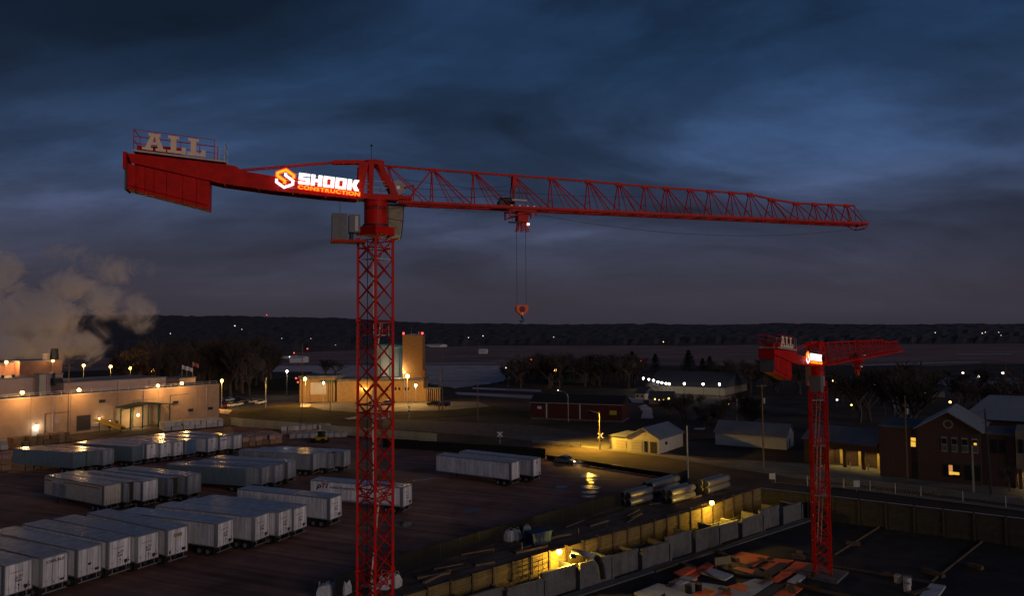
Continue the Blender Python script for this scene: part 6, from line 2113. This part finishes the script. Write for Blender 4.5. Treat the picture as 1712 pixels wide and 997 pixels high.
# ================================================================== distant lights
def hill_hit(px, py):
    d = ray(px, py)
    for k in range(200):
        t = k / 199
        start = interp0([(-900, 760), (400, 820), (640, 1150), (800, 1330), (1100, 1240), (2700, 1120)], px)
        D = start + (2600 - start) * t
        z = CAM_H + d.z / d.y * D
        if z <= hill_h(px) * t ** 1.15 + 12:
            return Vector((d.x / d.y * D, D - 15, CAM_H + d.z / d.y * (D - 15)))
    D = 2580
    return Vector((d.x / d.y * D, D, CAM_H + d.z / d.y * D))
E_DW = emit('distant_white_lamp', (1.0, .80, .66), 2.2)
E_DR = emit('distant_red_lamp', (1.0, .08, .05), 3)
E_DY = emit('distant_yellow_lamp', (1.0, .62, .15), 5)
for px, py, m, s, tx in ((446, 527, E_DR, 1.0, 'red beacon on the hill crest above the brick plant'), (70, 521, E_DR, 1.1, 'red beacon shining through the steam'), (397, 545, E_DW, 1.1, 'bright white light high on the left hillside'), (409, 551, E_DW, .7, 'small white light just right of the bright hillside light'), (292, 558, E_DW, .8, 'pinkish light on the hillside right of the steam'), (784, 565, E_DW, .8, 'white light on the hillside right of the tower, left one'), (808, 562, E_DW, 1.0, 'orange white light on the hillside right of the tower'), (925, 564, E_DW, .7, 'faint pair of lights on the hills right of the hook'), (1106, 572, E_DY, .9, 'yellow light at the foot of the hills above the conifers'), (1556.5, 556.5, E_DW, .8, 'lone pinkish light on the right hills'), (1634, 557.5, E_DW, .9, 'left light of a close pair on the right hills'), (1639.5, 556, E_DW, .8, 'right light of a close pair on the right hills'), (1661.6, 556, E_DW, .7, 'light on the right hills above a bluish one'), (1664, 561, E_DW, .7, 'bluish light lower on the right hills'), (1707, 567, E_DW, .6, 'faint light on the hills at the right edge'), (476, 566, E_DW, .6, 'faint light on the left hillside above the snow'), (524, 566.5, E_DW, .6, 'faint light on the hillside left of the mast'), (565, 577, E_DW, .5, 'tiny light on the hillside beside the mast')):
    p = hill_hit(px, py)
    g_ = hill_h(px) * max(0, (p.y - 1100) / 1500) ** 1.15
    t = thing('distant_light', tx, 'light', p, 0, 'distant lights on the hills')
    link('lamp_glass', bulb('b', round(p.y * .0006 * s, 1)), t, m=m)
    MB().tube((0, .3, -max(2.0, min(12, p.z))), (0, .3, 0), .2, n=6).build('pole', DARKST, t)
for px, py, h, m, s, tx in ((446, 592, 7, E_DW, 1.2, 'white lamp of the tiny building beyond the snow'), (457, 590, 6, E_DW, .6, 'small lamp right of the white one beyond the snow'), (484, 597, 6, E_DW, .8, 'white lamp on the corner of the small box building'), (491.5, 590.5, 7, E_DR, .8, 'pink lamp above the small box building'), (514, 583.5, 8, E_DR, .8, 'reddish lamp on a post left of the mast'), (399, 584, 8, E_DR, .6, 'faint red lamp in the bare wood, upper'), (404, 599, 5, E_DR, .9, 'red lamp in the bare wood, lower'), (495, 633, 5, E_DR, 1.2, 'red traffic signal left of the brick plant, upper'), (498, 639.5, 4, E_DR, 1.1, 'red traffic signal left of the brick plant, lower'), (846, 615.5, 7, E_DW, 1.1, 'white lamp at the left end of the thicket'), (888, 601.5, 9, E_DR, .9, 'red lamp above the thicket left of the barn'), (1072, 604, 9, E_DR, .8, 'red lamp between the two left conifers'), (929, 620, 8, E_SOD, 1.9, 'large sodium lamp on the barn gable'), (933, 653, 3, E_DW, .7, 'white lamp beside the roof of the red shed'),
                            (1392.6, 637, 5, E_DY, 1.1, 'yellow lamp just right of the far crane drum'), (1461.4, 643, 5, E_DW, .9, 'white lamp left of the pale bare trees'), (1399.4, 669, 5, E_DW, 1.3, 'white lamp behind the far crane mast'), (1423.6, 677.7, 3, E_DY, 1.1, 'low yellow lamp right of the far crane mast'), (1588.5, 672.8, 5, E_DY, 1.5, 'orange lamp above the station roof'), (1609.8, 624, 8, E_DW, 1.4, 'white street lamp above the station hall, left of three'), (1636, 630, 8, E_DW, 1.4, 'white street lamp above the station hall, middle of three'), (1676.7, 624, 8, E_DW, 1.6, 'white street lamp at right edge, right of three'), (1218, 676, 4, E_DY, .9, 'small yellow lamp in the trees behind the white shed'), (1546.8, 656, 3, E_DY, 1.1, 'orange lit window lamp behind the pale trees, left'), (1553.5, 656.5, 3, E_DY, 1.0, 'orange lit window lamp behind the pale trees, right'), (1095, 668, 3, E_DY, .9, 'lit house window lamp, left of four'), (1102, 669, 3, E_DY, .8, 'lit house window lamp, second of four'), (1109, 669, 3, E_DY, .8, 'lit house window lamp, third of four'), (1118, 667, 3, E_DY, 1.3, 'lit house window lamp, brightest of four')):
    p = at(px, py, h)
    rr = max(.25, round(p.y * .0011 * s, 2))
    t = thing('lamp_post', tx, 'lamp', (p.x, p.y, 0), 0, 'lamps in the middle distance')
    MB().tube((0, 0, 0), (0, 0, h - rr * .6), .08, n=6).build('post', DARKST, t)
    link('lamp_glass', bulb('b', rr), t, (0, 0, h), m=m)
for i, (px, py) in enumerate(((1075.7, 633), (1085, 635), (1092.5, 636.5), (1100, 639), (1106.5, 640.5), (1113.5, 641.8), (1118.5, 642.2), (1144, 642), (1175.5, 642.7), (1202.7, 643))):
    p = at(px, py, 5.0)
    t = thing('warehouse_lamp', 'white lamp %s in the row along the warehouse' % ('at the left end', 'second from left', 'third from left', 'fourth from left', 'fifth from left', 'sixth from left', 'seventh from left', 'first of the three spaced ones', 'middle of the three spaced ones', 'last of the three spaced ones')[i], 'lamp', (p.x, p.y, 0), 0, 'lamps along the warehouse')
    MB().tube((0, 0, 0), (0, 0, 4.6), .08, n=6).build('post', DARKST, t)
    link('lamp_glass', bulb('b', .46), t, (0, 0, 5.0), m=E_COOL)
    if i in (0, 3, 6, 7, 9):
        point_light(t, (0, -.8, 4.6), 500, COOLC, .3)
# ================================================================== steam from the mill
YS = 292.0
c_lo, c_hi = atY(-70, 618, YS), atY(285, 388, YS)
cx_, cz_ = (c_lo.x + c_hi.x) / 2, (c_lo.z + c_hi.z) / 2
hx_, hz2 = (c_hi.x - c_lo.x) / 2, (c_hi.z - c_lo.z) / 2
stm = MB().box(-hx_, hx_, -13, 13, -hz2, hz2).build('steam', None, loc=(cx_, YS, cz_))
m = bpy.data.materials.new('steam_volume')
m.use_nodes = True
nt = m.node_tree
for n in list(nt.nodes):
    nt.nodes.remove(n)
out = nt.nodes.new('ShaderNodeOutputMaterial')
vol = nt.nodes.new('ShaderNodeVolumePrincipled')
vol.inputs['Color'].default_value = (1.0, .98, .97, 1)
vol.inputs['Anisotropy'].default_value = 0.1
nt.links.new(vol.outputs[0], out.inputs['Volume'])
tc = nt.nodes.new('ShaderNodeTexCoord')
acc = None
for px, py, rx, rz, k in ((-5, 452, 52, 62, 1.0), (55, 530, 125, 62, 1.0), (112, 480, 72, 46, .85), (25, 585, 150, 52, 1.05), (135, 578, 62, 46, .8), (196, 447, 66, 34, .72), (228, 524, 44, 40, .7), (172, 507, 56, 36, .75), (120, 425, 60, 26, .5)):
    c = atY(px, py, YS)
    sx, sz = rx / FPX * YS, rz / FPX * YS
    mpn = nt.nodes.new('ShaderNodeMapping')
    mpn.vector_type = 'POINT'
    mpn.inputs['Location'].default_value = (-(c.x - cx_) / sx, 0, -(c.z - cz_) / sz)
    mpn.inputs['Scale'].default_value = (1 / sx, 1 / 13.5, 1 / sz)
    nt.links.new(tc.outputs['Object'], mpn.inputs[0])
    gt = nt.nodes.new('ShaderNodeTexGradient')
    gt.gradient_type = 'SPHERICAL'
    nt.links.new(mpn.outputs[0], gt.inputs[0])
    ml = nt.nodes.new('ShaderNodeMath'); ml.operation = 'MULTIPLY'; ml.inputs[1].default_value = k
    nt.links.new(gt.outputs['Fac'], ml.inputs[0])
    if acc is None:
        acc = ml.outputs[0]
    else:
        mxn = nt.nodes.new('ShaderNodeMath'); mxn.operation = 'MAXIMUM'
        nt.links.new(acc, mxn.inputs[0]); nt.links.new(ml.outputs[0], mxn.inputs[1])
        acc = mxn.outputs[0]
nz = nt.nodes.new('ShaderNodeTexNoise')
nz.inputs['Scale'].default_value = .098
nz.inputs['Detail'].default_value = 9
nz.inputs['Roughness'].default_value = .66
nz.inputs['Distortion'].default_value = .9
nt.links.new(tc.outputs['Object'], nz.inputs['Vector'])
a1 = nt.nodes.new('ShaderNodeMath'); a1.operation = 'MULTIPLY_ADD'
a1.inputs[1].default_value = 3.6; a1.inputs[2].default_value = -2.12
nt.links.new(nz.outputs[0], a1.inputs[0])
a2 = nt.nodes.new('ShaderNodeMath'); a2.operation = 'MULTIPLY_ADD'; a2.inputs[1].default_value = 1.25
nt.links.new(acc, a2.inputs[0]); nt.links.new(a1.outputs[0], a2.inputs[2])
gate = nt.nodes.new('ShaderNodeMath'); gate.operation = 'MULTIPLY'; gate.use_clamp = True
lim = nt.nodes.new('ShaderNodeMapRange'); lim.inputs[1].default_value = .0; lim.inputs[2].default_value = .25
nt.links.new(acc, lim.inputs[0])
cl2 = nt.nodes.new('ShaderNodeMath'); cl2.operation = 'MAXIMUM'; cl2.inputs[1].default_value = 0
nt.links.new(a2.outputs[0], cl2.inputs[0])
nt.links.new(cl2.outputs[0], gate.inputs[0]); nt.links.new(lim.outputs[0], gate.inputs[1])
dn = nt.nodes.new('ShaderNodeMath'); dn.operation = 'MULTIPLY'; dn.inputs[1].default_value = .36
nt.links.new(gate.outputs[0], dn.inputs[0])
nt.links.new(dn.outputs[0], vol.inputs['Density'])
stm.data.materials.clear()
stm.data.materials.append(m)
tag(stm, 'white steam billowing from the mill roof, lit orange from below', 'steam', kind='stuff')
